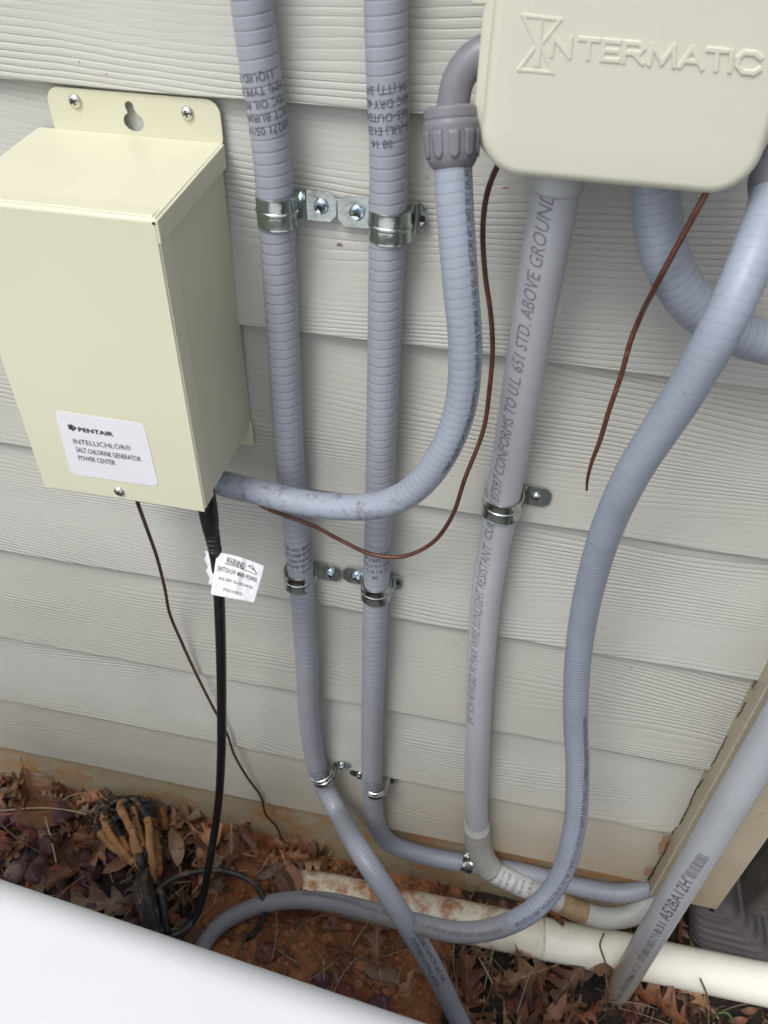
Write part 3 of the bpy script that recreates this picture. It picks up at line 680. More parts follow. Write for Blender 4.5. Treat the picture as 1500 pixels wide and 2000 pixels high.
# straps on them
G1 = 'zinc straps holding the two grey ribbed conduits'
def xz(u, v, y): p = AY(u, v, y); return p[0], p[2]
for (cu, cv, su, sv, hand, ang, lab) in (
    (543, 424, 627, 403, 1, 0.0, 'zinc strap with hex screw, highest on the conduit nearest the cream box'),
    (762, 452, 697, 408, -1, 0.0, 'zinc strap with hex screw, highest on the conduit whose foot bends right'),
    (585, 1148, 645, 1124, 1, 0.0, 'dark zinc strap midway down the conduit nearest the cream box, right of the warning tag'),
    (734, 1171, 696, 1133, -1, 0.0, 'dark zinc strap below the brown wire loop on the conduit bending right'),
    (631, 1532, 668, 1508, 1, -0.30, 'small zinc strap where the left conduit starts slanting to the ground'),
    (733, 1556, 703, 1517, -1, 0.0, 'small zinc strap just above where the conduit bends right')):
    cx, cz = xz(cu, cv, -0.0150)[0], xz(cu, cv, -0.0290)[1]; sx, sz = xz(su, sv, -0.002)
    dx = abs(sx - cx)
    rc_ = .0175 if cu == 631 else .0145
    if cu == 631: cx, cz = xz(cu, cv, -.0175)[0], xz(cu, cv, -.031)[1]
    if hand > 0: strap(cx, cz, RA, rc_, ang, 0.022 if cv < 1500 else 0.015, max(0.022, dx - RA + 0.010), 0, lab, screw_r=dx, group=G1)
    else: strap(cx, cz, RA, 0.0145, ang, 0.022 if cv < 1500 else 0.015, 0.0095, max(0.022, dx - RA + 0.013), lab, screw_l=-dx, hole_r=RA + 0.0072, group=G1)
cx, cz = xz(912, 1684, -0.010)
strap(cx, cz, RA, 0.010, rad(90 + 6), 0.016, 0.010, 0.020, 'bright zinc strap on the horizontal conduit, half hidden behind the grey pipe elbow', screw_l=-(RA + 0.011))

# ================================================================== straight grey pipe under the timer box
RP = 0.0150
pP = pts([(1096, 300, 'y', -.060), (1080, 400, 'y', -.057), (1046, 600, 'y', -.044), (1012, 800, 'y', -.030), (978, 1000, 'y', -.0175), (953, 1140, 'y', -.0165), (939, 1300, 'y', -.0165), (932, 1480, 'y', -.0165), (931, 1590, 'y', -.0165), (937, 1660, 'y', -.018),
          (962, 1700, 'y', -.022), (1004, 1722, 'y', -.027), (1068, 1750, 'y', -.031), (1124, 1776, 'y', -.034), (1180, 1792, 'y', -.032), (1228, 1788, 'y', -.024), (1262, 1764, 'y', -.008), (1290, 1730, 'y', .02)])
PP = Path(pP, 0.002, RP)
tP = thing('rigid_pipe', pP[0], 'straight grey printed pipe dropping from the timer box to an elbow', 'pipe')
sC = PP.near(934, 1612); sE = PP.near(1030, 1735)
tube('pipe', PP, M['pvc'], tP, 36, s1=sC + 0.004)
tube('elbow', Path(pP, 0.002, RP + 0.0028), M['pvc_low'], tP, 36, s0=sC, s1=PP.near(958, 1698))
tube('lower_pipe', Path(pP, 0.002, RP), M['pvc_low'], tP, 36, s0=PP.near(958, 1698) - 0.004)
kP = [PP.frame(sC - .008)[0], PP.frame(sC)[0], PP.frame(sC + .005)[0], PP.frame(sC + .012)[0]]
tube('socket', Path(kP, 0.0005, [RP + .0001, RP + .0026, RP + .0033, RP + .0028]), M['pvc_low'], tP, 36)
tube('coupling', Path(pP, 0.002, RP + 0.0014), M['coupling'], tP, 36, s1=PP.near(1086, 362))
tube('paper_label', Path(pP, 0.002, RP + 0.0006), M['label_grey'], tP, 36, s0=PP.near(965, 1700), s1=sE)
tube('paint_band', Path(pP, 0.002, RP + 0.0007), M['tan_tape'], tP, 36, s0=PP.near(1092, 1762), s1=PP.near(1140, 1783), label='tan band with dark red smears')
text_on_path('printing', PP, [
    ('3/4" SCH 40 RIGID 90 MAX WIRE SUNLIGHT RESISTANT', PP.near(935, 1398), PP.near(968, 1046), -0.36, -0.10, .0098, 0.25, -1, 0.0),
    ('3187597 CONFORMS TO U.L. 651 STD. ABOVE GROUND', PP.near(982, 978), PP.near(1087, 352), -0.22, 0.02, .0098, 0.25, -1, 0.0),
    ('CUL', PP.near(972, 1036), PP.near(979, 1000), -0.25, -0.22, .0080, 0.1, -1, 0.02)], M['ink_pale'], tP)
lab = []
for k, tx in enumerate(('PVC 3/4 90', 'SCH 40 UL', 'CONDUIT', 'RIGID ELL', 'E 28 C')):
    s_ = PP.near(972, 1703) + (k + 0.5) * (sE - PP.near(972, 1703)) / 5
    lab.append((tx, s_, 0.45, .0042))
text_round('label_printing', Path(pP, 0.002, RP + 0.0009), lab, M['ink_soft'], tP)
cz = xz(972, 1006, -0.0350)[1]; cx, cyy = PP.at_z(cz)[0], -PP.at_z(cz)[1]
sx, sz = xz(1042, 998, -0.002)
strap(cx, cz, RP + .0006, cyy, rad(1), 0.021, sx - cx - RP + 0.011, 0, 'single-ear steel strap with a cross-head screw on the straight printed grey pipe', screw_r=sx - cx, kind='ph')

# ================================================================== hoses
def hose_fit(name, path_pts, rads, mat, parent, ds=0.001, seg=40):
    return tube(name, Path(path_pts, ds, rads), mat, parent, seg)
RD = 0.0115
pD = pts([(884, 262, 'y', -.068), (885, 330, 'y', -.073), (890, 430, 'y', -.079), (900, 560, 'y', -.086), (909, 690, 'y', -.088), (898, 800, 'y', -.088), (862, 890, 'y', -.088), (805, 958, 'y', -.084),
          (740, 986, 'y', -.078), (660, 990, 'y', -.070), (580, 979, 'y', -.062), (500, 960, 'y', -.056), (440, 946, 'y', -.052), (405, 936, 'y', -.052)])
PD = Path(pD, 0.001, RD)
tD = thing('flexible_hose', pD[0], 'blue-grey hose curving from the dark elbow fitting back to the cream box', 'hose', 'blue-grey printed hoses')
sw = PD.near(790, 965)
tube('hose', PD, M['hose'], tD, 36, ring=(0.0062, 0.00022, 'step'), s1=sw)
tube('hose', PD, M['hose_worn'], tD, 36, ring=(0.0062, 0.00012, 'step'), s0=sw - 0.0005, label='scuffed and soiled end near the cream box')
text_on_path('printing', PD, [('TOPAZ LIQUID-TIGHT FLEXIBLE NONMETALLIC CONDUIT-TYPE-B TOPFLEX 1/2 (16) (UL)--2 60°C DRY 60°C WET 70°C OIL RES', PD.near(862, 905), PD.near(888, 322), 0.98, 0.92, .0042, 0.05, -1, 0.0)], M['ink'], tD)
fit = thing('conduit_elbow_fitting', pD[0], 'dark grey right-angle elbow fitting with ribbed nut left of the timer box', 'pipe fitting')
f0, f1 = AY(880, 205, -.062), AY(884, 335, -.073)
def lerp3(f): return f0 + (f1 - f0) * f
Lf = np.linalg.norm(f1 - f0)
tube('nut', Path([lerp3(.20), lerp3(.24), lerp3(.30), lerp3(.5), lerp3(.72), lerp3(.84), lerp3(.92), lerp3(.955)], 0.0005, [.0150, .0162, .0166, .0162, .0157, .0146, .0128, .0118]), M['fitting'], fit, 48)
tube('collar', Path([lerp3(.02), lerp3(.06), lerp3(.19), lerp3(.23)], 0.0005, [.0145, .0158, .0158, .0150]), M['fitting'], fit, 48)
# moulded grips on the nut
for k in range(6):
    a = -1.15 + k * 0.62
    bm = bmesh.new(); ax = (f1 - f0) / Lf
    nP = Path([lerp3(.38), lerp3(.5), lerp3(.80)], 0.002, [.0168, .0166, .0158])
    Vg, Fg = [], []
    S_ = np.linspace(0, nP.L, 8)
    for i, s_ in enumerate(S_):
        wd = 0.20 * (1.0 if i < 6 else (0.8 if i == 6 else 0.35))
        for th_ in np.linspace(a - wd, a + wd, 5): Vg.append(nP.surf(s_, th_, 0.0000))
    for i in range(7):
        for j in range(4): Fg.append((i * 5 + j, i * 5 + 5 + j, i * 5 + 6 + j, i * 5 + 1 + j))
    bm.free()
    o = mesh_obj('grip', Vg, Fg, M['fitting'], fit); sl = o.modifiers.new('s', 'SOLIDIFY'); sl.thickness = 0.0008; sl.offset = 0
elb = pts([(884, 228, 'y', -.060), (886, 200, 'y', -.058), (894, 160, 'y', -.056), (915, 125, 'y', -.054), (950, 100, 'y', -.052), (1010, 95, 'y', -.050)])
tube('elbow', Path(elb, 0.001, [.0098, .0096, .0094, .0094, .0094, .0094]), M['fitting'], fit, 40)

RC = 0.0124
pC = pts([(1512, 372, 'd', .452), (1496, 430, 'd', .448), (1458, 530, 'd', .446), (1408, 640, 'd', .456), (1340, 762, 'd', .490), (1230, 935, 'd', .560), (1170, 1080, 'd', .638), (1133, 1250, 'd', .728), (1124, 1400, 'd', .798), (1128, 1500, 'd', .838), (1121, 1620, 'd', .880), (1090, 1720, 'd', .915),
          (1040, 1778, 'd', .925), (970, 1812, 'd', .940), (900, 1821, 'd', .955), (810, 1803, 'd', .985), (720, 1779, 'd', 1.04), (630, 1760, 'd', 1.11), (550, 1760, 'd', 1.165), (480, 1778, 'd', 1.19), (425, 1810, 'd', 1.19), (392, 1855, 'd', 1.18), (365, 1920, 'd', 1.16)])
PC = Path(pC, 0.001, RC)
tC = thing('flexible_hose', pC[0], 'long blue-grey hose sweeping from the right edge down and left across the soil', 'hose', 'blue-grey printed hoses')
s1_ = PC.near(1000, 1800); sq_ = PC.near(1180, 1050)
tube('hose', PC, M['hose_faint'], tC, 36, ring=(0.0062, 0.00010, 'step'), s1=sq_)
sz_ = PC.near(1131, 1275)
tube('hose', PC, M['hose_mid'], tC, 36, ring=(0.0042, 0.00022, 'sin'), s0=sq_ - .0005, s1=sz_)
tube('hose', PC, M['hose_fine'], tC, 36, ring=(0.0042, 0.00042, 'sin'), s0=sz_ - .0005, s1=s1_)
tube('hose', PC, M['hose_dirty'], tC, 36, ring=(0.0042, 0.00025, 'sin'), s0=s1_ - 0.0005, label='muddy lower length lying over the soil')
CT = 'TOPAZ LIQUID-TIGHT FLEXIBLE NONMETALLIC CONDUIT-TYPE-B TOPFLEX 1/2 (16) (UL)--2 60°C DRY 60°C WET 70°C OIL RES SUNLIGHT RES OUTDOOR'
text_on_path('printing', PC, [(CT, PC.near(1124, 1385), PC.near(1010, 1797), 1.05, 0.55, .0050, 0, -1, 0.012), (CT, PC.near(985, 1806), PC.near(600, 1758), 0.5, -0.5, .0050, 0, -1, 0.0)], M['ink_soft'], tC)
fitc = thing('conduit_elbow_fitting', pC[0], 'dark grey fitting on top of the long hose at the right picture edge', 'pipe fitting')
c0 = np.array(pC[0]); dC = np.array(pC[0]) - np.array(pC[1]); dC /= np.linalg.norm(dC)
tube('nut', Path([c0 - dC * 0.004, c0, c0 + dC * .004, c0 + dC * .026], 0.0005, [.0128, .0142, .0152, .0158]), M['fitting'], fitc, 40)
tube('collar', Path([c0 + dC * .0255, c0 + dC * .034], 0.0005, .0148), M['fitting'], fitc, 40)

pE = pts([(1280, 318, 'y', -.058), (1284, 420, 'y', -.058), (1300, 500, 'y', -.056), (1340, 578, 'y', -.052), (1400, 632, 'y', -.046), (1475, 664, 'y', -.040), (1560, 680, 'y', -.036), (1680, 690, 'y', -.032), (1900, 640, 'y', -.03), (2050, 480, 'y', -.03), (2080, 250, 'y', -.03), (2080, -200, 'y', -.03)])
PE = Path(pE, 0.001, 0.0146)
tE = thing('flexible_hose', pE[0], 'thicker blue-grey hose looping from under the timer box behind the long hose', 'hose')
tube('hose', PE, M['hose'], tE, 40, ring=(0.0062, 0.00018, 'step'))

# ================================================================== large grey pipe at the corner
tp, bt = AY(1494, 1458, -.066), AZ(1204, 1940, -1.150)
dirp = (tp - bt) / np.linalg.norm(tp - bt)
pG = [tp + dirp * 0.9, tp + dirp * .3, tp, (tp + bt) / 2, bt, bt - dirp * .08]
PG = Path(pG, 0.004, 0.0182)
tG = thing('large_pipe', bt, 'large grey plastic pipe with bold black printing leaning across the house corner', 'pipe')
tube('pipe', PG, M['pvc_big'], tG, 48)
PT = [('TA 90C WIRE NEMA TC-2', (1218, 1940), (1268, 1868), .0070), ('0718013017', (1270, 1860), (1296, 1812), .0095), ('18:31', (1298, 1808), (1312, 1784), .0100), ("A52BA12H'", (1316, 1778), (1366, 1700), .0140)]
text_on_path('printing', PG, [(tx, PG.near(*a), PG.near(*b_), .48, .48, h, 0.0, -1, 0.012) for (tx, a, b_, h) in PT], M['ink_grey'], tG)
Vb, Fb = [], []; sb0, sb1 = PG.near(1369, 1694), PG.near(1398, 1652); rr_ = random.Random(5); a = sb0
while a > sb1:
    wd = rr_.choice((.0006, .0009, .0014)); b0 = len(Vb); f = (sb0 - a) / (sb0 - sb1)
    for th_ in np.linspace(-.22 + .12 * f, .48 + .1 * f, 7):
        for q_ in (0, wd): Vb.append(PG.surf(a - q_, th_, 0.0004))
    for i in range(6): Fb.append((b0 + 2 * i, b0 + 2 * i + 1, b0 + 2 * i + 3, b0 + 2 * i + 2))
    a -= wd + rr_.choice((.0008, .0012, .0018))
mesh_obj('barcode', Vb, Fb, M['ink_grey'], tG, smooth=False)

# ================================================================== white pipe on the soil
w0, w1 = AZ(575, 1732, -1.120), AZ(1500, 1923, -1.120)
dw = (w1 - w0) / np.linalg.norm(w1 - w0)
PW = Path([w0 - dw * .035, w0, w0 + (w1 - w0) * .33, w0 + (w1 - w0) * .66, w1, w1 + dw * 1.2], 0.004, 0.0300)
tW = thing('white_pipe', w0, 'thick off-white plastic pipe lying along the foundation, stained by orange clay', 'pipe')
sm1 = PW.near(1060, 1835)
tube('pipe', PW, M['white_pipe'], tW, 48, s1=sm1, label='clay-stained length')
tube('pipe', PW, M['white_pipe2'], tW, 48, s0=sm1 - 0.001, s1=PW.near(1205, 1865) + 0.002, label='cleaner length')
tube('pipe', PW, M['white_pipe2'], tW, 48, s0=PW.near(1205, 1865) + 0.0015, label='cleaner length')
tube('socket', Path([PW.frame(PW.near(1190, 1862))[0], PW.frame(PW.near(1230, 1869))[0]], 0.001, 0.0313), M['white_pipe2'], tW, 48)

# ================================================================== cream power box
pb = thing('power_box', (-0.304, -0.002, -0.15), 'cream sheet-metal power box with a white sticker, screwed to the siding', 'electrical box')
x0, x1, yf, ztb, zbb = -0.3752, -0.2335, -0.1185, -0.0300, -0.2712
def sheet(name, outer, hole, y, th, mat, parent):
    bm = bmesh.new()
    for loop in (outer, hole):
        if not loop: continue
        vs = [bm.verts.new((x, y, z)) for x, z in loop]
        for i in range(len(vs)): bm.edges.new((vs[i], vs[(i + 1) % len(vs)]))
    bmesh.ops.triangle_fill(bm, edges=bm.edges[:], use_beauty=True)
    bmesh.ops.recalc_face_normals(bm, faces=bm.faces[:])
    o = bm_obj(name, bm, mat, parent); sl = o.modifiers.new('s', 'SOLIDIFY'); sl.thickness = th; sl.offset = 0
    return o
def rrect(xa, xb, za, zb_, r, n_=6, rs=None):
    P = []
    for i, (cx, cz, a0) in enumerate(((xb, zb_, 0), (xa, zb_, 90), (xa, za, 180), (xb, za, 270))):
        r_ = rs[i] if rs else r
        ox = cx - r_ if cx == xb else cx + r_; oz = cz - r_ if cz == zb_ else cz + r_
        for k in range(n_ + 1):
            a = rad(a0 + 90 * k / n_); P.append((ox + r_ * math.cos(a), oz + r_ * math.sin(a)))
    return P
kc = AY(262, 238, .003); kt = AY(253, 207, .003)
key = []
for i in range(17):
    a = rad(62 - 304 * i / 16); key.append((kc[0] + .0078 * math.cos(a), kc[2] + .0066 * math.sin(a)))
for i in range(9):
    a = rad(200 - 220 * i / 8); key.append((kt[0] + .0034 * math.cos(a), kt[2] + .0034 * math.sin(a)))
sheet('mounting_flange', rrect(-0.3640, -0.2325, -0.0280, 0.0070, .010), key, 0.0030, 0.0014, M['cream'], pb)
sheet('mounting_tab', rrect(-0.3625, -0.2330, -0.2900, -0.2600, .006), None, -0.0005, 0.0014, M['cream'], pb)
h = box_obj('housing', (x0 + .0016, -0.1165, -0.2685), (x1 - .0014, 0.0035, -0.0290), M['cream'], pb); bevel(h, 0.0012, 2)
# cover: front and top bent from one sheet
P_ = [(yf, zbb)]
for i in range(7):
    a = rad(180 - 90 * i / 6); P_.append((yf + .0035 + .0035 * math.cos(a), ztb - .0035 + .0035 * math.sin(a)))
P_ += [(0.0024, -0.0214)]
thk = 0.0012
inn = [(0.0024, -0.0214 - thk), (yf + .0035, ztb - thk), (yf + thk, ztb - .0035), (yf + thk, zbb)]
prof = P_ + inn; V, F = [], []
for x in (x0, x1): V += [(x, y, z) for y, z in prof]
k = len(prof); F = [(i, (i + 1) % k, k + (i + 1) % k, k + i) for i in range(k)]
F += [list(range(k))[::-1], [k + i for i in range(k)]]
cv = mesh_obj('cover', V, F, M['cream'], pb, smooth=False); bevel(cv, 0.0006, 2, 25)
for sgn, xx in ((1, x1), (-1, x0)):
    a_, b_ = (xx - .0008, xx + .0010) if sgn > 0 else (xx - .0010, xx + .0008)
    o = box_obj('side_flange', (a_, yf + .0012, zbb + .0030), (b_, yf + .0190, ztb - .0150), M['cream'], pb); bevel(o, 0.0005, 2)
    a_, b_ = (xx - .0008, xx + .0020) if sgn > 0 else (xx - .0020, xx + .0008)
    V = []
    for x in (a_, b_): V += [(x, yf + .0004, ztb - .0012), (x, yf + .0004, ztb - .0165), (x, 0.0020, -0.0218 - .0165), (x, 0.0020, -0.0218)]
    o = mesh_obj('top_lip', V, [(0, 1, 2, 3), (7, 6, 5, 4), (0, 4, 5, 1), (1, 5, 6, 2), (2, 6, 7, 3), (3, 7, 4, 0)], M['cream'], pb, smooth=False); bevel(o, 0.0007, 2)
lathe_y('corner_hole', (x1 - .0008, yf - .00005, ztb - .0030), [(0.0010, 0), (0.0010, 0.0002)], M['gap'], pb, 12)
phillips(AY(147, 197, .0022), 0.0049, pb, M['steel'], .5); phillips(AY(366, 221, .0022), 0.0047, pb, M['steel'], .2); phillips(AY(233, 959, yf), 0.0046, pb, M['steel'], .9)
ys = yf - 0.0002
so = []
TL, TR, BR, BL = (np.array(p) for p in ((-0.3436, -0.1888), (-0.2706, -0.1896), (-0.2697, -0.2505), (-0.3462, -0.2518)))
def bil(f, g): return (TL * (1 - f) + TR * f) * (1 - g) + (BL * (1 - f) + BR * f) * g
for (cx, cz_) in rrect(0, 1, 0, 1, .075): p = bil(cx, 1 - cz_); so.append((p[0], p[1]))
sk = sheet('sticker', so, None, ys, 0.0003, M['sticker'], pb)
FS = lambda u, v: AY(u, v, ys - 0.0003)
text_flat('sticker_printing', [('PENTAIR', (154, 842), (222, 852), .0040, 0, .022, 0), ('INTELLICHLOR®', (145, 866), (257, 880), .0050, 0, -.008, 0),
    ('SALT CHLORINE GENERATOR', (150, 882), (276, 901), .0050, 0, -.004, 0), ('POWER CENTER', (155, 898), (226, 908), .0050, 0, -.004, 0)], FS, M['ink'], sk)
V, F = [], []
c = FS(141, 835)
def q4(*p):
    b = len(V)
    for (a, b_) in p: V.append((c[0] + a * .001, ys - 0.00045, c[2] + b_ * .001))
    F.append(list(range(b, b + len(p))))
q4((-.6, 3.6), (3.8, 0), (-.6, -3.6), (-.6, -2.5), (1.2, -1.0), (1.2, 1.0), (-.6, 2.5))
for k in (-1, 0, 1): q4((-3.4, k * 1.5 + .9), (0.6, k * 1.5 + .55), (0.6, k * 1.5 - .45), (-3.4, k * 1.5 + 0.0))
for k in (0, 1, 2): q4((-2.9 + k * 1.25, 2.4 - .2 * k), (-2.3 + k * 1.25, 2.6 - .2 * k), (-1.9 + k * 1.25, -2.2), (-2.5 + k * 1.25, -2.5))
mesh_obj('emblem', V, F, M['ink'], sk, smooth=False)

# ================================================================== timer box
tb = thing('timer_box', (0.035, -0.05, 0.1), 'pale cream rounded plastic timer box with raised lettering across its lid', 'electrical box')
XL, XR, ZB, ZT = -0.0485, 0.1160, -0.0010, 0.290
prof = [(0.006, -0.004), (0.006, -0.050), (0.0035, -0.052), (0.0035, -0.056), (0.0, -0.0565), (0.0, -0.0640), (0.0008, -0.0655), (0.0050, -0.0665), (0.0066, -0.0680), (0.0078, -0.0920)]
for i in range(1, 8):
    a = rad(90 * i / 7); prof.append((0.0078 + .0065 * (1 - math.cos(a)), -0.0920 - .0080 * math.sin(a)))
prof += [(0.030, -0.1005)]
V, F = [], []; nn = 0; split = 4
loops = []
for (ins, y) in prof:
    P = rrect(XL + ins, XR - ins, ZB + ins, ZT - ins, max(.004, .031 - ins * .9), 12); nn = len(P); loops.append([(x, y, z) for x, z in P])
def loft(name, L, mat, parent, cap=True):
    V = [p for l in L for p in l]; F = []; n_ = len(L[0])
    for i in range(len(L) - 1):
        for j in range(n_): F.append((i * n_ + j, (i + 1) * n_ + j, (i + 1) * n_ + (j + 1) % n_, i * n_ + (j + 1) % n_))
    if cap: F.append([(len(L) - 1) * n_ + j for j in range(n_)][::-1]); F.append(list(range(n_)))
    o = mesh_obj(name, V, F, mat, parent); es = o.modifiers.new('e', 'EDGE_SPLIT'); es.split_angle = rad(50)
    return o
loft('back_case', loops[:4], M['cream2'], tb); lid = loft('lid', loops[4:], M['cream2'], tb)
lat = box_obj('latch', (XL - .006, -0.066, AY(942, 0, -.06)[2] - .002), (XL + .004, -0.050, AY(942, 0, -.06)[2] + .020), M['cream2'], tb, 0.002)
FT = lambda u, v: AY(u, v, -0.1003)
# hourglass emblem: bars, two triangles and a stem, all as raised ridges
V, F = [], []
rcount = [0]
def ridge(a, b_, wd=.0011, ht=.0006):
    rcount[0] += 1; ht = ht + rcount[0] * 0.000012
    A, B = FT(*a), FT(*b_); e = (B - A) / np.linalg.norm(B - A); s_ = np.cross(e, [0, -1., 0]); b0 = len(V)
    for (k, y) in ((-1, 0), (-.55, -ht), (.55, -ht), (1, 0)):
        for p in (A - e * wd * .6, B + e * wd * .6): V.append(p + s_ * wd * k + np.array([0, y, 0]))
    for j in range(3): F.append((b0 + 2 * j, b0 + 2 * j + 1, b0 + 2 * j + 3, b0 + 2 * j + 2))
    F.append((b0, b0 + 2, b0 + 4, b0 + 6)); F.append((b0 + 7, b0 + 5, b0 + 3, b0 + 1)); F.append((b0, b0 + 6, b0 + 7, b0 + 1))
for a, b_ in (((1022, 30), (1095, 38)), ((1013, 136), (1080, 142)), ((1022, 30), (1048, 88)), ((1095, 38), (1056, 88)), ((1048, 88), (1013, 136)), ((1056, 88), (1080, 142))): ridge(a, b_)
ridge((1055, 46), (1049, 124), .0021)
mesh_obj('raised_emblem', V, F, M['cream2'], lid, smooth=False)
V, F = [], []
CELL = {'N': (1079, 1114), 'T': (1131, 1168), 'E': (1178, 1208), 'R': (1219, 1256), 'M': (1270, 1318), 'A': (1330, 1372), 't': (1381, 1418), 'I': (1424, 1430), 'C': (1441, 1484)}
STK = {'N': [((0, 0), (0, 1)), ((0, 1), (1, 0)), ((1, 0), (1, 1))], 'T': [((0, 1), (1, 1)), ((.5, 1), (.5, 0))], 'E': [((0, 0), (0, 1)), ((0, 1), (1, 1)), ((0, .5), (.85, .5)), ((0, 0), (1, 0))],
       'R': [((0, 0), (0, 1)), ((0, 1), (.8, 1)), ((.8, 1), (1, .75)), ((1, .75), (.8, .48)), ((.8, .48), (0, .48)), ((.5, .48), (1, 0))], 'M': [((0, 0), (.08, 1)), ((.08, 1), (.5, .1)), ((.5, .1), (.92, 1)), ((.92, 1), (1, 0))],
       'A': [((0, 0), (.5, 1)), ((.5, 1), (1, 0)), ((.2, .32), (.8, .32))], 'I': [((.5, 0), (.5, 1))], 'C': [((1, .8), (.75, 1)), ((.75, 1), (.25, 1)), ((.25, 1), (0, .7)), ((0, .7), (0, .3)), ((0, .3), (.25, 0)), ((.25, 0), (.75, 0)), ((.75, 0), (1, .2))]}
STK['t'] = STK['T']
for ch, (ua, ub) in CELL.items():
    for (a, b_) in STK[ch]:
        q_ = []
        for (x, y) in (a, b_):
            u = ua + (ub - ua) * x; f = (u - 1078) / 406; vb = 107 + 36 * f; q_.append((u + 3.5 * (y - .5), vb - (36 + 2 * f) * y))
        ridge(q_[0], q_[1], .00150, .00065)
mesh_obj('raised_lettering', V, F, M['cream2'], lid, smooth=False)

# ================================================================== wires
def wire(name, label, P, r, mat, taper=False, cat='wire', seg=10):
    pth = Path(pts(P), 0.003, r)
    o = tube(name, pth, mat, None, seg); setp(o, label, cat); return pth
wire('copper_wire', 'thin brown copper wire looping left from the timer box across both ribbed conduits',
     [(985, 300, 'y', -.055), (968, 332, 'y', -.050), (951, 380, 'y', -.042), (943, 450, 'y', -.030), (948, 540, 'y', -.022), (958, 610, 'y', -.020), (962, 680, 'y', -.018), (956, 760, 'y', -.018), (944, 840, 'y', -.020), (908, 935, 'y', -.030), (882, 1010, 'y', -.036), (842, 1062, 'y', -.038), (785, 1087, 'y', -.038), (725, 1082, 'y', -.038), (665, 1055, 'y', -.036), (610, 1026, 'y', -.036), (560, 1008, 'y', -.036), (515, 990, 'y', -.040), (480, 965, 'y', -.045)], .0020, M['copper'])
wire('copper_wire', 'short free-hanging brown copper wire with a bare tip, right of the straight grey pipe',
     [(1400, 330, 'y', -.080), (1380, 375, 'y', -.084), (1350, 430, 'y', -.086), (1312, 500, 'y', -.082), (1280, 560, 'y', -.074), (1250, 620, 'y', -.050), (1232, 665, 'y', -.048), (1214, 730, 'y', -.046), (1190, 800, 'y', -.044), (1172, 860, 'y', -.042), (1155, 905, 'y', -.040), (1147, 940, 'y', -.038), (1146, 958, 'y', -.038)], [.0020] * 10 + [.0016, .0013, .0010], M['copper'])
wire('ground_wire', 'thin dark wire hanging from the cream box down to the foundation behind the black cable',
     [(262, 960, 'y', -.085), (270, 985, 'y', -.080), (286, 1030, 'y', -.060), (307, 1090, 'y', -.040), (322, 1150, 'y', -.025), (332, 1200, 'y', -.012), (355, 1255, 'y', -.008), (385, 1320, 'y', -.006), (418, 1385, 'y', -.006), (442, 1430, 'y', -.006), (458, 1475, 'y', -.006), (482, 1517, 'y', -.006), (508, 1553, 'y', -.004), (520, 1592, 'y', .002), (540, 1615, 'y', .004), (556, 1646, 'y', -.004), (590, 1672, 'y', -.02)], .0019, M['copper_dark'])

# ================================================================== black cable, strain relief, warning tag
pK = pts([(400, 960, 'y', -.088), (407, 1000, 'y', -.090), (416, 1050, 'y', -.090), (422, 1090, 'y', -.090), (427, 1150, 'y', -.088), (431, 1250, 'y', -.083), (433, 1380, 'y', -.078), (432, 1480, 'y', -.078), (424, 1590, 'z', -.905), (408, 1690, 'z', -.985), (394, 1760, 'z', -1.040),
          (375, 1802, 'z', -1.062), (345, 1825, 'z', -1.060), (310, 1832, 'z', -1.068), (270, 1830, 'z', -1.075)])
PK = Path(pK, 0.002, .0055)
tK = thing('black_cable', pK[0], 'black rubber cable hanging from the cream box to the soil', 'cable')
tube('cable', PK, M['rubber'], tK, 24, s0=PK.near(422, 1085) - 0.004)
sr = [p for p in pts([(399, 955, 'y', -.088), (405, 990, 'y', -.090), (409, 1015, 'y', -.090), (411, 1030, 'y', -.090), (413, 1040, 'y', -.090)])]
tube('strain_relief', Path(sr, 0.001, [.0086, .0086, .0082, .0074, .0070]), M['rubber'], tK, 32)
e0 = np.array(sr[-1]); e1 = PK.frame(PK.near(419, 1072))[0]
rr = []; pp = []
for i in range(15):
    f = i / 14; pp.append(e0 + (e1 - e0) * f); rr.append(.0071 - .0010 * f - (.0012 if i % 4 >= 2 else 0))
tube('ribbed_boot', Path(pp, 0.0005, rr), M['rubber'], tK, 32)
tube('boot_tip', Path([e1, PK.frame(PK.near(422, 1092))[0]], 0.001, [.0062, .0056]), M['rubber'], tK, 32)
# tag
tdep = (np.array(AY(424, 1120, -.1040)) - CAM) @ Rm; tdep = tdep[1]
cTL, cTR, cBR, cBL = (np.array(p, float) for p in ((424, 1078), (517, 1106), (497, 1177), (411, 1161)))
def tagp(f, g, lift=0.0):
    p = (cTL * (1 - f) + cTR * f) * (1 - g) + (cBL * (1 - f) + cBR * f) * g
    p = p + np.array([0, -6.0 * math.sin(math.pi * f) * (1 - g) * .6])
    w = 0.0010 * mnoise.noise(Vector((f * 3.2, g * 3.0, 3.3))) + 0.0007 * mnoise.noise(Vector((f * 9, g * 7, 8.1))) + 0.006 * (f - .12) ** 2
    w -= 0.0016 * math.exp(-((f - .52) / .07) ** 2) * (1 - .3 * g)
    return AD(p[0], p[1], tdep + w - lift)
tg = thing('warning_tag', tagp(.1, .1), 'crumpled white warning tag wrapped round the black cable', 'tag')
V, F = [], []; n_ = 36
rt = random.Random(11)
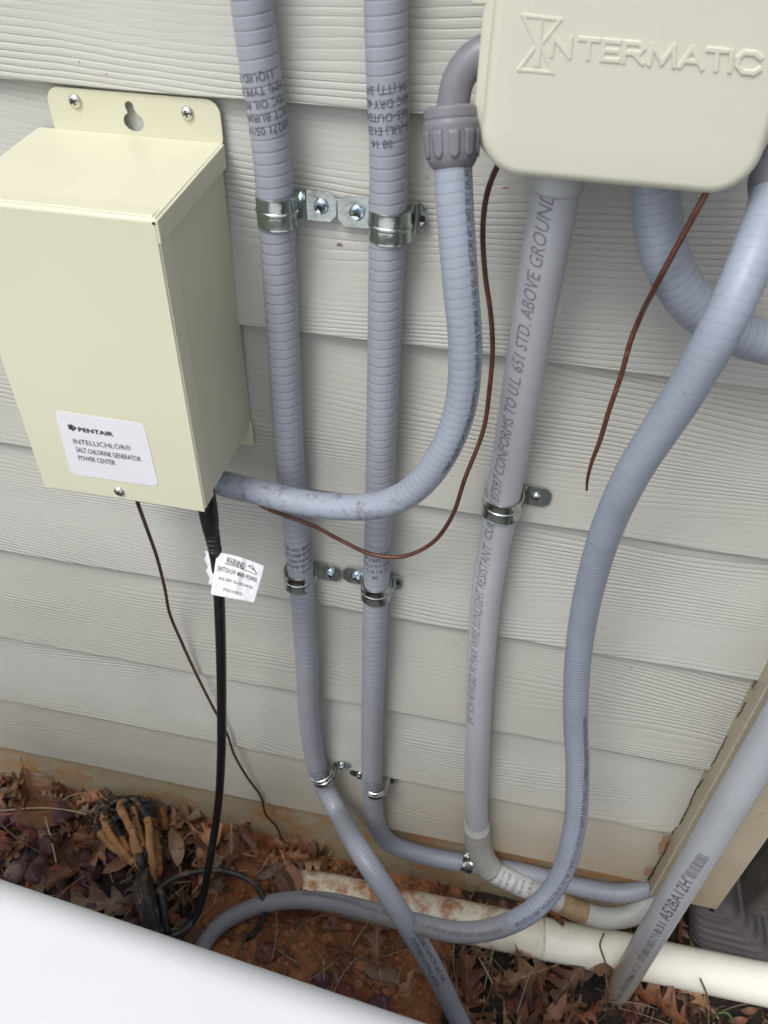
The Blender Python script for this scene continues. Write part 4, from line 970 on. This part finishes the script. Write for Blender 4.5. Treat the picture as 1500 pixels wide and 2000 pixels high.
for j in range(n_ + 1):
    for i in range(n_ + 1):
        f, g = i / n_, j / n_
        e = 0.012 * (rt.random() - .5) * (1 if i in (0,) else 0)
        cc = 0.04
        fx = min(max(f + e, 0), 1)
        # rounded lower corners, torn upper-left edge
        if g > 1 - cc: lim = cc - math.sqrt(max(0, cc ** 2 - (g - 1 + cc) ** 2)); fx = min(max(fx, lim), 1 - lim)
        V.append(tagp(fx, g))
for j in range(n_):
    for i in range(n_): a = j * (n_ + 1) + i; F.append((a, a + n_ + 1, a + n_ + 2, a + 1))
sh = mesh_obj('tag_sheet', V, F, M['tag'], tg); sl = sh.modifiers.new('s', 'SOLIDIFY'); sl.thickness = 0.0003; sl.offset = 1
V, F = [], []
for i in range(9):
    f = i / 8
    for (u, v) in ((399 + 3 * math.sin(i * 2.1), 1076 + 62 * f), (424, 1076 + 74 * f)):
        u2 = u + 10 * f * (1 if u < 410 else 0); V.append(AD(u2, v, tdep + 0.017))
for i in range(8): F.append((2 * i, 2 * i + 1, 2 * i + 3, 2 * i + 2))
fl = mesh_obj('tag_flap', V, F, M['tag'], tg); sl = fl.modifiers.new('s', 'SOLIDIFY'); sl.thickness = 0.0004
VV, FF = [], []
for (txx, f0_, f1_, g0_, g1_, hh, sh_, off) in (('WARNING!', .22, .62, .205, .255, .150, 0.1, .018), ('SWITCH OFF MAIN POWER', .06, .93, .42, .48, .115, 0, .014),
        ('BEFORE CONNECTING or DISCONNECTING', .12, .88, .62, .67, .070, .12, .006), ('INTELLICHLOR CELL', .26, .70, .86, .885, .070, .25, .006)):
    Vt, Ft = glyphs(txx, off=off, shear=sh_); b0 = len(VV); xx0, xx1 = Vt[:, 0].min(), Vt[:, 0].max()
    for v in Vt:
        q_ = (v[0] - xx0) / (xx1 - xx0); VV.append(tagp(f0_ + (f1_ - f0_) * q_, g0_ + (g1_ - g0_) * q_ - v[1] / .72 * hh, 0.0005))
    FF += [[b0 + i for i in f] for f in Ft]
def tline(a, b_, wd=.008):
    b0 = len(VV); d = np.array(b_) - np.array(a); nrm = np.array([-d[1], d[0]]); nrm = nrm / np.linalg.norm(nrm) * wd
    k_ = 8
    for i in range(k_ + 1):
        p = np.array(a) + d * i / k_
        for s_ in (-1, 1): q_ = p + nrm * s_; VV.append(tagp(q_[0], q_[1], 0.0005))
    for i in range(k_): FF.append((b0 + 2 * i, b0 + 2 * i + 1, b0 + 2 * i + 3, b0 + 2 * i + 2))
tline((.19, .225), (.88, .285)); tline((.68, .14), (.76, .11)); tline((.76, .11), (.89, .265)); tline((.68, .14), (.80, .195)); tline((.80, .195), (.79, .165)); tline((.79, .165), (.89, .265))
mesh_obj('tag_printing', VV, FF, M['ink'], sh, smooth=False)

# ================================================================== muddy cable bundle and loop on the soil
lp = pts([(318, 1822, 'z', -1.050), (296, 1775, 'z', -1.042), (306, 1742, 'z', -1.036), (336, 1718, 'z', -1.034), (376, 1704, 'z', -1.034), (430, 1701, 'z', -1.030), (478, 1714, 'z', -1.030), (508, 1740, 'z', -1.040), (518, 1770, 'z', -1.052), (512, 1800, 'z', -1.070), (492, 1826, 'z', -1.095), (465, 1842, 'z', -1.130)])
PL = Path(lp, 0.002, [.0045, .0045, .0045, .0046, .0045, .0046, .0046, .0044, .0046, .0048, .0046, .0040])
o = tube('muddy_cable', PL, M['rubber_dirty'], None, 20); setp(o, 'muddy black cable looping over the clay and into the ground beside the cable bundle', 'cable')
bd = thing('cable_bundle', AZ(280, 1750, -1.06), 'bundle of folded black cables caked in orange clay, tied with thin wire', 'cable bundle')
rb = random.Random(4)
strands = [
 [(256, 1690), (238, 1668), (215, 1645), (194, 1618), (190, 1596), (206, 1574)],
 [(262, 1694), (252, 1668), (234, 1640), (214, 1612), (208, 1588), (222, 1566)],
 [(272, 1690), (268, 1660), (256, 1628), (240, 1602), (232, 1580), (226, 1562)],
 [(278, 1688), (280, 1655), (272, 1620), (262, 1592), (250, 1574), (232, 1560)],
 [(290, 1690), (296, 1656), (290, 1620), (280, 1592), (262, 1570), (240, 1558)],
 [(300, 1700), (307, 1668), (304, 1632), (292, 1600), (276, 1576), (250, 1560)]]
zt_ = [-1.050, -1.036, -1.028, -1.018, -1.026, -1.044]
low = [(258, 1720), (266, 1716), (276, 1712), (284, 1712), (294, 1714), (304, 1722)]
low2 = [(272, 1790), (280, 1785), (288, 1782), (296, 1782), (304, 1784), (312, 1788)]
loops_ = [
 ([(300, 1724), (268, 1690), (234, 1664), (206, 1638), (189, 1608), (196, 1580), (216, 1568), (230, 1580), (224, 1606), (236, 1640), (262, 1680), (292, 1722)], -1.040, (1.6, 9.0)),
 ([(296, 1722), (262, 1686), (228, 1648), (207, 1615), (206, 1584), (226, 1566), (250, 1572), (258, 1600), (262, 1640), (272, 1684), (290, 1722)], -1.028, (2.6, 7.5)),
 ([(286, 1720), (276, 1680), (262, 1636), (246, 1600), (236, 1572), (254, 1558), (274, 1572), (288, 1606), (294, 1650), (298, 1690), (300, 1722)], -1.014, (3.2, 6.9)),
 ([(292, 1722), (284, 1676), (272, 1630), (262, 1594), (260, 1568), (274, 1562), (292, 1588), (302, 1626), (309, 1664), (310, 1696), (308, 1722)], -1.030, (3.6, 6.4))]
for k, (st, z, (ca_, cb_)) in enumerate(loops_):
    P = []
    for i, (u, v) in enumerate(st):
        tp_ = 1 if 3 < i < 8 else 0
        P.append(AZ(u + rb.uniform(-1.5, 1.5), v + rb.uniform(-2, 2), z + .006 * math.sin(i * 1.3 + k * 2) - .010 * tp_ - .016 * (i in (0, len(st) - 1))))
    pth = Path(P, 0.0015, [.0045 if i in (0, len(P) - 1) else .0052 + .0020 * rb.random() for i in range(len(P))])
    # lumps of dried mud make the caked cable uneven
    for i in range(len(pth.s)): pth.r[i] *= 1 + .30 * mnoise.noise(Vector((pth.s[i] * 90, k * 7.7, 1.1)))
    cA, cB = pth.at_c(ca_), pth.at_c(cb_)
    tube('dark_end', pth, M['bundle_dark'], bd, 16, s1=cA * .35); tube('clay_caked_cable', pth, M['clay_cable'], bd, 16, s0=cA * .35 - .001, s1=pth.at_c(ca_ + 1.2) if k else pth.at_c(3.4))
    tube('dark_bend', pth, M['bundle_dark'], bd, 16, s0=(pth.at_c(ca_ + 1.2) if k else pth.at_c(3.4)) - .001, s1=cB); tube('clay_caked_cable', pth, M['clay_cable'], bd, 16, s0=cB - .001)
for k in range(8):
    z = zt_[k % 6] - .004 * (k > 5); a = rb.uniform(-4, 4)
    P = [AZ(276 + 4.4 * k, 1698 + a, z - .004), AZ(268 + 6.4 * k + a, 1730, z + .002), AZ(272 + 6.6 * k, 1762 - a, z + .002), AZ(282 + 6 * k + a, 1795, z - .010), AZ(292 + 5.6 * k, 1838, z - .035)]
    pth = Path(P, 0.0015, [.0040, .0062, .0068, .0064, .0056])
    for i in range(len(pth.s)): pth.r[i] *= 1 + .25 * mnoise.noise(Vector((pth.s[i] * 70, k * 3.7, 4.1)))
    tube('dark_cable', pth, M['bundle_dark'], bd, 16)
for (a, b_, z) in (((250, 1704), (318, 1690), -1.018), ((272, 1796), (330, 1782), -1.032)):
    A, B = AZ(*a, z - .02), AZ(*b_, z - .02); mid = (A + B) / 2 + np.array([0, 0, .018])
    tube('tie_wire', Path([A, A + (mid - A) * .6 + np.array([0, 0, .006]), mid, B + (mid - B) * .6 + np.array([0, 0, .006]), B], .002, .0010), M['twig'], bd, 8)

# ================================================================== downspout and corrugated drain
ds = thing('downspout', (0.47, 0.04, -0.9), 'weathered dark brown downspout end behind the corner board', 'downspout')
L = []
for (cx, cy4, cz5, sx, sy) in ((.520, .075, 2.20, .040, .030), (.520, .075, -.30, .040, .030), (.512, .070, -.75, .040, .030), (.500, .055, -.90, .041, .031), (.480, .040, -.985, .043, .033), (.478, .038, -1.00, .045, .034)):
    L.append([(cx + (x), cy4 + (y), cz5 + x * .35) for x, y in rounded_outline(-sx, sx, -sy, sy, .010, 6)])
loft('spout', L, M['downspout'], ds)
dr = thing('corrugated_drain', (0.44, 0.0, -1.1), 'dark ribbed flexible drain elbow on the soil under the corner board', 'drain pipe')
L = []; K = 6; sub = 20
for i in range(K * sub + 1):
    f = i / sub; ph = (f % 1.0)
    rib = 0.0065 if 0.15 <= ph <= 0.75 else (-0.0075 if ph > 0.85 or ph < 0.05 else 0.002)
    xmin, xmax = .354 + .006 * f, .404 + .0200 * f
    ymax, ymin = .095, -.010
    z = -0.992 - .0215 * f
    P = rounded_outline(xmin - rib, xmax + rib, ymin - rib, ymax + rib, .024, 9)
    L.append([(x, y, z + (x - .4) * -0.10) for x, y in P])
loft('ribbed_sleeve', L, M['drain'], dr)

# ================================================================== leaves
def leaf_mesh(name, L, W, lobes, curl, bend, seed, mats, plainleaf=False):
    r = random.Random(seed); n_ = 30; V, F, UV = [], [], []
    tw = r.uniform(-.6, .6)
    for i in range(n_ + 1):
        t = i / n_
        env = math.sin(math.pi * min(1, max(0, t)) ** 0.85) ** 0.8 if 0 < t < 1 else 0.0
        for s_ in (-1, -.5, 0, .5, 1):
            if plainleaf: w_ = W * env * .5
            else:
                ph = (t * lobes + (0.0 if s_ < 0 else .18)) % 1.0
                tri = ph / .68 if ph < .68 else (1 - ph) / .32
                w_ = W * env * (.20 + .80 * tri ** 1.3) * (1 + .15 * math.sin(i * 1.7 + seed))
            x = s_ * w_; y = L * t + (abs(s_) * w_ * .45 if not plainleaf else 0)
            z = curl * (x / W) ** 2 * W * 1.2 + bend * L * ((t - .45) ** 2) * 1.4
            z += .004 * mnoise.noise(Vector((x * 60, y * 60, seed * 3.1)))
            a = tw * (t - .5); x, z = x * math.cos(a) - z * math.sin(a), x * math.sin(a) + z * math.cos(a)
            V.append((x, y - L * .5, z)); UV.append((.5 + s_ * .5, t))
    for i in range(n_):
        for j in range(4): a = i * 5 + j; F.append((a, a + 1, a + 6, a + 5))
    b0 = len(V); sw_ = L * .012
    for k in range(4):
        t = -k / 3 * .22
        for s_ in (-1, 1): V.append((s_ * sw_, L * t - L * .5, bend * L * .28 + .004 * k * bend)); UV.append((.5, .0))
    for k in range(3): F.append((b0 + 2 * k, b0 + 2 * k + 1, b0 + 2 * k + 3, b0 + 2 * k + 2))
    return V, F, UV
shapes = []
for k in range(10):
    r = random.Random(50 + k); pl = k >= 7
    shapes.append(leaf_mesh('leaf', 1.0, (.36 if not pl else .42) * r.uniform(.85, 1.2), r.choice((3, 4, 4)), r.choice((-1, 1)) * r.uniform(.3, 1.3), r.uniform(-.9, 1.1), 50 + k, None, pl))
LM = ['leaf1', 'leaf2', 'leaf3', 'leaf4']
leaf_me = {}
for k, (V, F, UV) in enumerate(shapes):
    for mi, mn in enumerate(LM):
        o = mesh_obj('leaf_src', V, F, M[mn], None, uvs=UV); leaf_me[(k, mi)] = o.data; bpy.data.objects.remove(o)
from mathutils import Euler
def place_leaf(x, y, size, rz, tilt, tdir, up, k, mi, label, group, name='oak_leaf'):
    o = bpy.data.objects.new(name, leaf_me[(k, mi)]); C.objects.link(o)
    o.scale = (size,) * 3
    R = Matrix.Rotation(tdir, 4, 'Z') @ Matrix.Rotation(tilt, 4, 'X') @ Matrix.Rotation(rz, 4, 'Z')
    o.matrix_world = Matrix.Translation((x, y, zg(x, y, False) + up)) @ R @ Matrix.Scale(size, 4)
    setp(o, label, 'leaf', group); return o
LMK = [(-.72, -.06, 'at the far left edge of the picture'), (-.56, -.05, 'between the left edge and the cable bundle'), (-.46, -.08, 'beside the cable bundle'), (-.36, -.05, 'behind the black cable'), (-.26, -.03, 'where the thin dark wire reaches the soil'),
       (-.25, -.20, 'on the clay below the dirty hose end'), (-.14, -.22, 'on the clay beside the white housing'), (-.03, -.20, 'left of the slanting conduit foot'), (-.10, -.02, 'behind the white pipe and slanting conduit'), (.07, -.02, 'behind the white pipe under the pipe elbow'), (.20, -.01, 'behind the white pipe under the horizontal conduit'),
       (.11, -.20, 'just right of the slanting conduit foot'), (.19, -.14, 'below the white pipe, between conduit foot and large pipe'), (.30, -.18, 'at the foot of the large printed pipe'), (.40, -.13, 'below the white pipe, right of the large pipe'), (.50, -.13, 'at the bottom right corner of the picture'), (.42, .0, 'beside the ribbed drain')]
def near_(x, y, d): return min(LMK, key=lambda q_: (q_[0] - x) ** 2 + (q_[1] - y) ** 2)[2]
def inside_tank(x, y): return y < -0.40 and x < 0.10
rl = random.Random(21)
# litter nobody could count: one object
V, F, MI = [], [], []
cnt = 0
while cnt < 1700:
    x = rl.uniform(-.95, .75); y = rl.uniform(-.46, .014)
    c = clayf(x, y)
    if rl.random() < .88 * c or (x < -.42 and y < -.05 and rl.random() < .65): continue
    if x > .05 and y > -.10 and rl.random() < .5: continue
    if inside_tank(x, y): continue
    k = rl.randrange(10); mi = rl.choice((0, 0, 0, 1, 1, 2, 3)); size = rl.uniform(.018, .046)
    R = Matrix.Rotation(rl.uniform(0, 6.28), 3, 'Z') @ Matrix.Rotation(rl.gauss(0, .45), 3, 'X') @ Matrix.Rotation(rl.uniform(0, 6.28), 3, 'Z')
    Rn = np.array(R) * size; P = np.array(shapes[k][0]) @ Rn.T + np.array([x, y, zg(x, y, False) + rl.uniform(.0, .014)])
    b0 = len(V); V += P.tolist(); F += [[b0 + i for i in f] for f in shapes[k][1]]; MI += [mi] * len(shapes[k][1]); cnt += 1
UVs = None
o = mesh_obj('leaf_litter', V, F, M['leaf1'])
for mn in LM[1:]: o.data.materials.append(M[mn])
o.data.polygons.foreach_set('material_index', MI)
setp(o, 'layer of small broken brown leaves covering the soil along the wall', 'leaf litter', kind='stuff')

groups = [
 ('dried oak leaf in the pile against the foundation behind the black cable', 'leaves piled against the foundation', 64, lambda: (rl.uniform(-.60, -.18), rl.uniform(-.10, .004)), (.038, .068), .036),
 ('dead leaf lying among the lava rocks near the cable bundle', 'leaves among the lava rocks', 13, lambda: (rl.uniform(-.80, -.42), rl.uniform(-.22, .0)), (.045, .075), .022),
 ('brown leaf lying on the bare orange clay below the long hose', 'leaves on the orange clay', 16, lambda: (rl.uniform(-.28, .0), rl.uniform(-.30, -.12)), (.035, .06), .016),
 ('curled brown oak leaf in the dark mulch in front of the white pipe', 'leaves in the dark mulch', 60, lambda: (rl.uniform(.04, .62), rl.uniform(-.30, -.105)), (.045, .085), .024),
 ('dark brown leaf wedged between the white pipe and the foundation', 'leaves behind the white pipe', 22, lambda: (rl.uniform(-.22, .50), rl.uniform(-.022, .005)), (.03, .055), .014)]
for (lab_, grp, n_, fn, (sa, sb), up) in groups:
    for i in range(n_):
        x, y = fn()
        k_, m_, z_ = rl.randrange(10), rl.choice((0, 0, 1, 1, 2, 3)), rl.uniform(sa, sb)
        shp_ = 'lobed oak' if k_ < 7 else 'smooth-edged'
        lb = '%s%s %s leaf %s' % ('large ' if z_ > sa + .72 * (sb - sa) else ('small ' if z_ < sa + .25 * (sb - sa) else ''), ('brown', 'rust-brown', 'tan', 'greyish')[m_], 'lobed oak' if k_ < 7 else 'smooth-edged', near_(x, y, lab_))
        place_leaf(x, y, z_, rl.uniform(0, 6.28), rl.gauss(0, .45), rl.uniform(0, 6.28), rl.uniform(.006, up), k_, m_, lb, grp)
def pl(u, v, size, deg, k, mi, lab_, up=.012, tilt=.15):
    p = AZ(u, v, -1.13)
    for _ in range(3): p = AZ(u, v, zg(p[0], p[1], False) + up)
    place_leaf(p[0], p[1], size, rad(deg), tilt, rad(deg) * .5, up, k, mi, lab_, None)
pl(735, 1852, .075, 250, 1, 2, 'pale tan pointed oak leaf lying flat on the clay left of the slanting conduit', .016)
pl(735, 1890, .080, 290, 7, 3, 'narrow greyish leaf just below the pale tan oak leaf on the clay')
pl(95, 1585, .110, 200, 8, 0, 'large crumpled brown leaf at the left edge below the siding', .030, .5)
pl(60, 1545, .085, 150, 0, 0, 'dark curled leaf leaning on the foundation at the far left', .045, .9)
pl(140, 1700, .090, 330, 2, 1, 'rust-brown lobed leaf left of the cable bundle', .02)
pl(190, 1765, .095, 70, 3, 3, 'pale greyish-brown oak leaf beside the white housing edge', .02)
pl(425, 1672, .075, 300, 1, 0, 'long brown leaf lying over the left end of the white pipe', .028)
pl(228, 1572, .055, 60, 9, 0, 'dark curled leaf caught on top of the cable bundle', .050, .5)
pl(196, 1660, .050, 110, 2, 0, 'brown leaf tucked under the left side of the cable bundle', .030, .4)
pl(345, 1650, .060, 20, 9, 3, 'pale curled leaf behind the black cable', .034, .6)
pl(1085, 1790, .040, 170, 4, 1, 'orange-brown leaf hanging over the white pipe under the tan pipe band', .085, .7)
pl(1190, 1880, .085, 330, 5, 0, 'dark brown leaf draped against the white pipe left of the large pipe', .045, .8)
pl(1110, 1920, .075, 95, 6, 0, 'long brown leaf standing in the mulch left of the large pipe foot', .03, .5)
pl(1290, 1960, .105, 285, 0, 1, 'large reddish-brown oak leaf in front of the large pipe foot', .022, .3)
pl(1350, 1925, .065, 30, 1, 2, 'tan lobed leaf between the large pipe and the white pipe', .02, .4)
pl(1030, 1905, .080, 80, 2, 2, 'orange-tan oak leaf on the dark mulch below the white pipe', .02)
pl(1328, 1815, .040, 120, 3, 1, 'small orange leaf behind the white pipe right of the large pipe', .03, .6)

# ================================================================== rocks and clods
def rock_geo(seed, flat=.75):
    bm = bmesh.new(); bmesh.ops.create_icosphere(bm, subdivisions=3 if seed < 200 else 2, radius=1.0); r = random.Random(seed)
    planes = [(Vector((r.gauss(0, 1), r.gauss(0, 1), r.gauss(0, 1))).normalized(), r.uniform(.55, .85)) for _ in range(9)]
    sc = (r.uniform(.8, 1.25), r.uniform(.7, 1.0), flat * r.uniform(.8, 1.1))
    for v in bm.verts:
        p = v.co.copy()
        for n_, d in planes:
            e = p.dot(n_) - d
            if e > 0: p -= n_ * e * .9
        p += p.normalized() * .07 * mnoise.fractal(p * 2.5 + Vector((seed, 0, 0)), .8, 2, 4)
        v.co = Vector((p.x * sc[0], p.y * sc[1], p.z * sc[2]))
    me = bpy.data.meshes.new('rock'); bm.to_mesh(me); bm.free(); me.polygons.foreach_set('use_smooth', [True] * len(me.polygons)); return me
rock_src = {}
def rk_(x, y, ch):
    m_ = rl.choice(ch); return m_, ('dull purple' if m_ == 'rock_purple' else 'dark red') + ' lava rock ' + near_(x, y, '')
def rock(x, y, size, mat, label, group, seed, up=None, rz=None):
    key_ = (seed % 9, mat)
    if key_ not in rock_src:
        me = rock_geo(100 + seed % 9); me.materials.append(M[mat]); rock_src[key_] = me
    o = bpy.data.objects.new('lava_rock', rock_src[key_]); C.objects.link(o)
    o.location = (x, y, zg(x, y, False) + (size * .35 if up is None else up)); o.scale = (size,) * 3; o.rotation_euler = (0, 0, seed * 1.3 if rz is None else rz)
    setp(o, label, 'rock', group); return o
def rpx(u, v, px, mat, label, seed, rz=None, up=None):
    p = AZ(u, v, -1.10)
    for _ in range(3): p = AZ(u, v, zg(p[0], p[1], False) + .01)
    q_ = (np.array(p) - CAM) @ Rm; rock(p[0], p[1], px / FOC * q_[1], mat, label, None, seed, rz=rz, up=up)
rpx(28, 1704, 34, 'rock_grey', 'large greyish lava rock at the left edge above the white housing', 1)
rpx(62, 1720, 21, 'rock_orange', 'oval orange-red rock touching the white housing edge', 2)
rpx(112, 1697, 17, 'rock_orange', 'small bright orange-red rock left of the rust-brown leaf', 3)
rpx(172, 1672, 23, 'rock_purple', 'pinkish-purple rock left of the cable bundle', 4)
rpx(298, 1692, 30, 'rock_purple', 'tall dark purple rock between the cable bundle and the black cable', 5, up=.022)
rpx(120, 1590, 34, 'rock_purple', 'large dark purple rock near the foundation behind the leaves', 6)
rpx(52, 1600, 24, 'rock_red', 'dark red rock below the large crumpled leaf', 7)
rpx(84, 1684, 22, 'rock_purple', 'purple rock behind the two orange rocks', 8)
rpx(15, 1650, 26, 'rock_red', 'dull red rock at the left edge of the picture', 10)
rpx(90, 1640, 24, 'rock_purple', 'dull purple rock in the middle of the left rock patch', 11)
rpx(526, 1862, 26, 'rock_red', 'upright dark red rock in the clay right of the muddy cable end', 12)
rpx(627, 1912, 24, 'rock_purple', 'purple-red rock beside the white housing below the clay', 13)
rpx(675, 1935, 24, 'rock_red', 'dark red rock half buried in clay near the white housing', 14)
rpx(735, 1965, 30, 'rock_purple', 'broad purplish rock at the bottom edge in the clay', 15)
rpx(742, 1824, 17, 'rock_red', 'small dark red rock behind the pale tan oak leaf', 16)
rpx(1034, 1950, 28, 'rock_purple', 'dull purple rock in the dark mulch at the bottom', 17)
rpx(1118, 1908, 22, 'rock_red', 'brownish-red rock in the mulch left of the large pipe foot', 18)
rpx(1082, 1908, 16, 'rock_orange', 'small orange-red rock in the mulch below the white pipe', 19)
rpx(996, 1962, 20, 'rock_red', 'dark red rock right of the slanting conduit foot', 20)
rpx(1418, 1855, 24, 'rock_orange', 'glossy rusty brown stone between the ribbed drain and the white pipe', 21)
rpx(150, 1735, 18, 'rock_orange', 'orange-red rock half under the pale greyish-brown leaf', 23)
rpx(340, 1790, 15, 'rock_orange', 'small orange clay-coloured rock inside the curve of the black cable', 24)
rpx(185, 1745, 22, 'rock_red', 'dark red rock under the pale greyish-brown leaf', 22)
for i in range(64):
    x, y = rl.uniform(-.85, -.43), rl.uniform(-.20, -.03)
    rock(x, y, rl.uniform(.012, .026), *rk_(x, y, ('rock_purple', 'rock_red', 'rock_purple')), 'lava rocks left of the cable bundle', i + 30)
for i in range(12):
    x, y = rl.uniform(-.26, .02), rl.uniform(-.36, -.20)
    rock(x, y, rl.uniform(.010, .018), *rk_(x, y, ('rock_purple', 'rock_red')), 'lava rocks in the clay', i + 70)
for i in range(10):
    x, y = rl.uniform(.08, .55), rl.uniform(-.28, -.11)
    rock(x, y, rl.uniform(.010, .018), *rk_(x, y, ('rock_purple', 'rock_red')), 'lava rocks in the mulch', i + 90)
# clay crumbs: one object
base = []
for k in range(5):
    me = rock_geo(200 + k, .85); base.append((np.array([v.co[:] for v in me.vertices]), [list(p.vertices) for p in me.polygons]))
V, F = [], []
i = 0
while i < 1500:
    x, y = rl.uniform(-.42, .10), rl.uniform(-.36, .005)
    if rl.random() > clayf(x, y): continue
    P, Fs = base[rl.randrange(5)]; s_ = min(.0085, rl.lognormvariate(math.log(.0030), .5)); b0 = len(V)
    V += (P * s_ + np.array([x, y, zg(x, y, True) + s_ * .3])).tolist(); F += [[b0 + q_ for q_ in f] for f in Fs]; i += 1
o = mesh_obj('clay_crumbs', V, F, M['clod'], smooth=False); setp(o, 'loose crumbs of orange clay scattered over the soil', 'clay', kind='stuff')
V, F = [], []
for k in range(70):
    u, v = rl.uniform(192, 292), rl.uniform(1556, 1600); p = AZ(u, v, -1.045 + rl.uniform(0, .022)); s_ = rl.uniform(.0018, .0050); P, Fs = base[k % 5]; b0 = len(V)
    V += (P * s_ * np.array([rl.uniform(.8, 1.8), 1, .8]) + p).tolist(); F += [[b0 + q_ for q_ in f] for f in Fs]
o = mesh_obj('mud_crumbs', V, F, M['bundle_dark'], bd, smooth=False); o['kind'] = 'stuff'
# twigs and dry grass: one object
def strands_obj(name, n_, area, lens, r0, mat, label, cat, arch):
    V, F = [], []
    for i in range(n_):
        x, y = rl.uniform(*area[0]), rl.uniform(*area[1]); a = rl.uniform(0, 6.28); L_ = rl.uniform(*lens); k_ = 8; r = r0 * rl.uniform(.6, 1.2)
        b0 = len(V); cu_ = rl.uniform(-1.2, 1.2); h0 = rl.uniform(.008, .022); x_, y_ = x, y
        for j in range(k_ + 1):
            t = j / k_; aa = a + cu_ * t; x_ += math.cos(aa) * L_ / k_; y_ += math.sin(aa) * L_ / k_
            z_ = zg(x_, y_, False) + h0 + arch * math.sin(math.pi * t) * rl.uniform(.9, 1.1)
            for q_ in range(4): b = q_ * math.pi / 2; V.append((x_ - math.sin(aa) * r * math.cos(b), y_ + math.cos(aa) * r * math.cos(b), z_ + r * math.sin(b)))
        for j in range(k_):
            for q_ in range(4): F.append((b0 + j * 4 + q_, b0 + j * 4 + (q_ + 1) % 4, b0 + j * 4 + 4 + (q_ + 1) % 4, b0 + j * 4 + 4 + q_))
    o = mesh_obj(name, V, F, mat); setp(o, label, cat, kind='stuff')
strands_obj('dry_grass', 120, ((-.8, .65), (-.32, -.0)), (.03, .10), .0007, M['straw'], 'thin dry grass stems scattered over leaves and rocks', 'dry grass', .012)
strands_obj('twigs', 110, ((-.8, .65), (-.32, -.0)), (.03, .11), .0012, M['twig'], 'thin dark twigs scattered over the mulch', 'twigs', .010)
def stem(name, label, P, r, mat, cat='twig'):
    o = tube(name, Path(pts(P), .003, r), mat, None, 8); setp(o, label, cat)
stem('root', 'thin brown root arching over the clay left of the slanting conduit', [(540, 1905, 'z', -1.10), (560, 1850, 'z', -1.09), (590, 1806, 'z', -1.08), (630, 1789, 'z', -1.08), (690, 1792, 'z', -1.09)], .0016, M['twig'])
stem('twig', 'thin forked twig standing against the white pipe left of the large pipe', [(1200, 1965, 'z', -1.13), (1186, 1925, 'z', -1.10), (1182, 1880, 'z', -1.08), (1172, 1845, 'z', -1.06), (1180, 1822, 'z', -1.05)], .0014, M['twig'])
stem('twig', 'dark twig leaning on the lower side of the white pipe near the right', [(1384, 2000, 'z', -1.14), (1382, 1950, 'z', -1.12), (1368, 1912, 'z', -1.08)], .0014, M['twig'])
stem('grass_blade', 'single green grass blade at the bottom right corner', [(1392, 1990, 'z', -1.13), (1405, 1978, 'z', -1.10), (1422, 1980, 'z', -1.10), (1432, 1998, 'z', -1.11)], .0016, M['grass'], 'grass')
stem('dry_stem', 'pale dry stem crossing the dark mulch right of the slanting conduit', [(935, 1870, 'z', -1.12), (952, 1900, 'z', -1.11), (962, 1922, 'z', -1.12)], .0009, M['straw'], 'grass')
stem('dry_stem', 'pale dry stem crossing the lava rocks at the left', [(0, 1583, 'z', -1.05), (90, 1578, 'z', -1.045), (160, 1588, 'z', -1.05), (215, 1608, 'z', -1.05)], .0009, M['straw'], 'grass')
stem('dry_stem', 'pale dry stem standing between the lava rocks and the rust-brown leaf', [(88, 1595, 'z', -1.05), (100, 1640, 'z', -1.05), (110, 1685, 'z', -1.05)], .0010, M['straw'], 'grass')
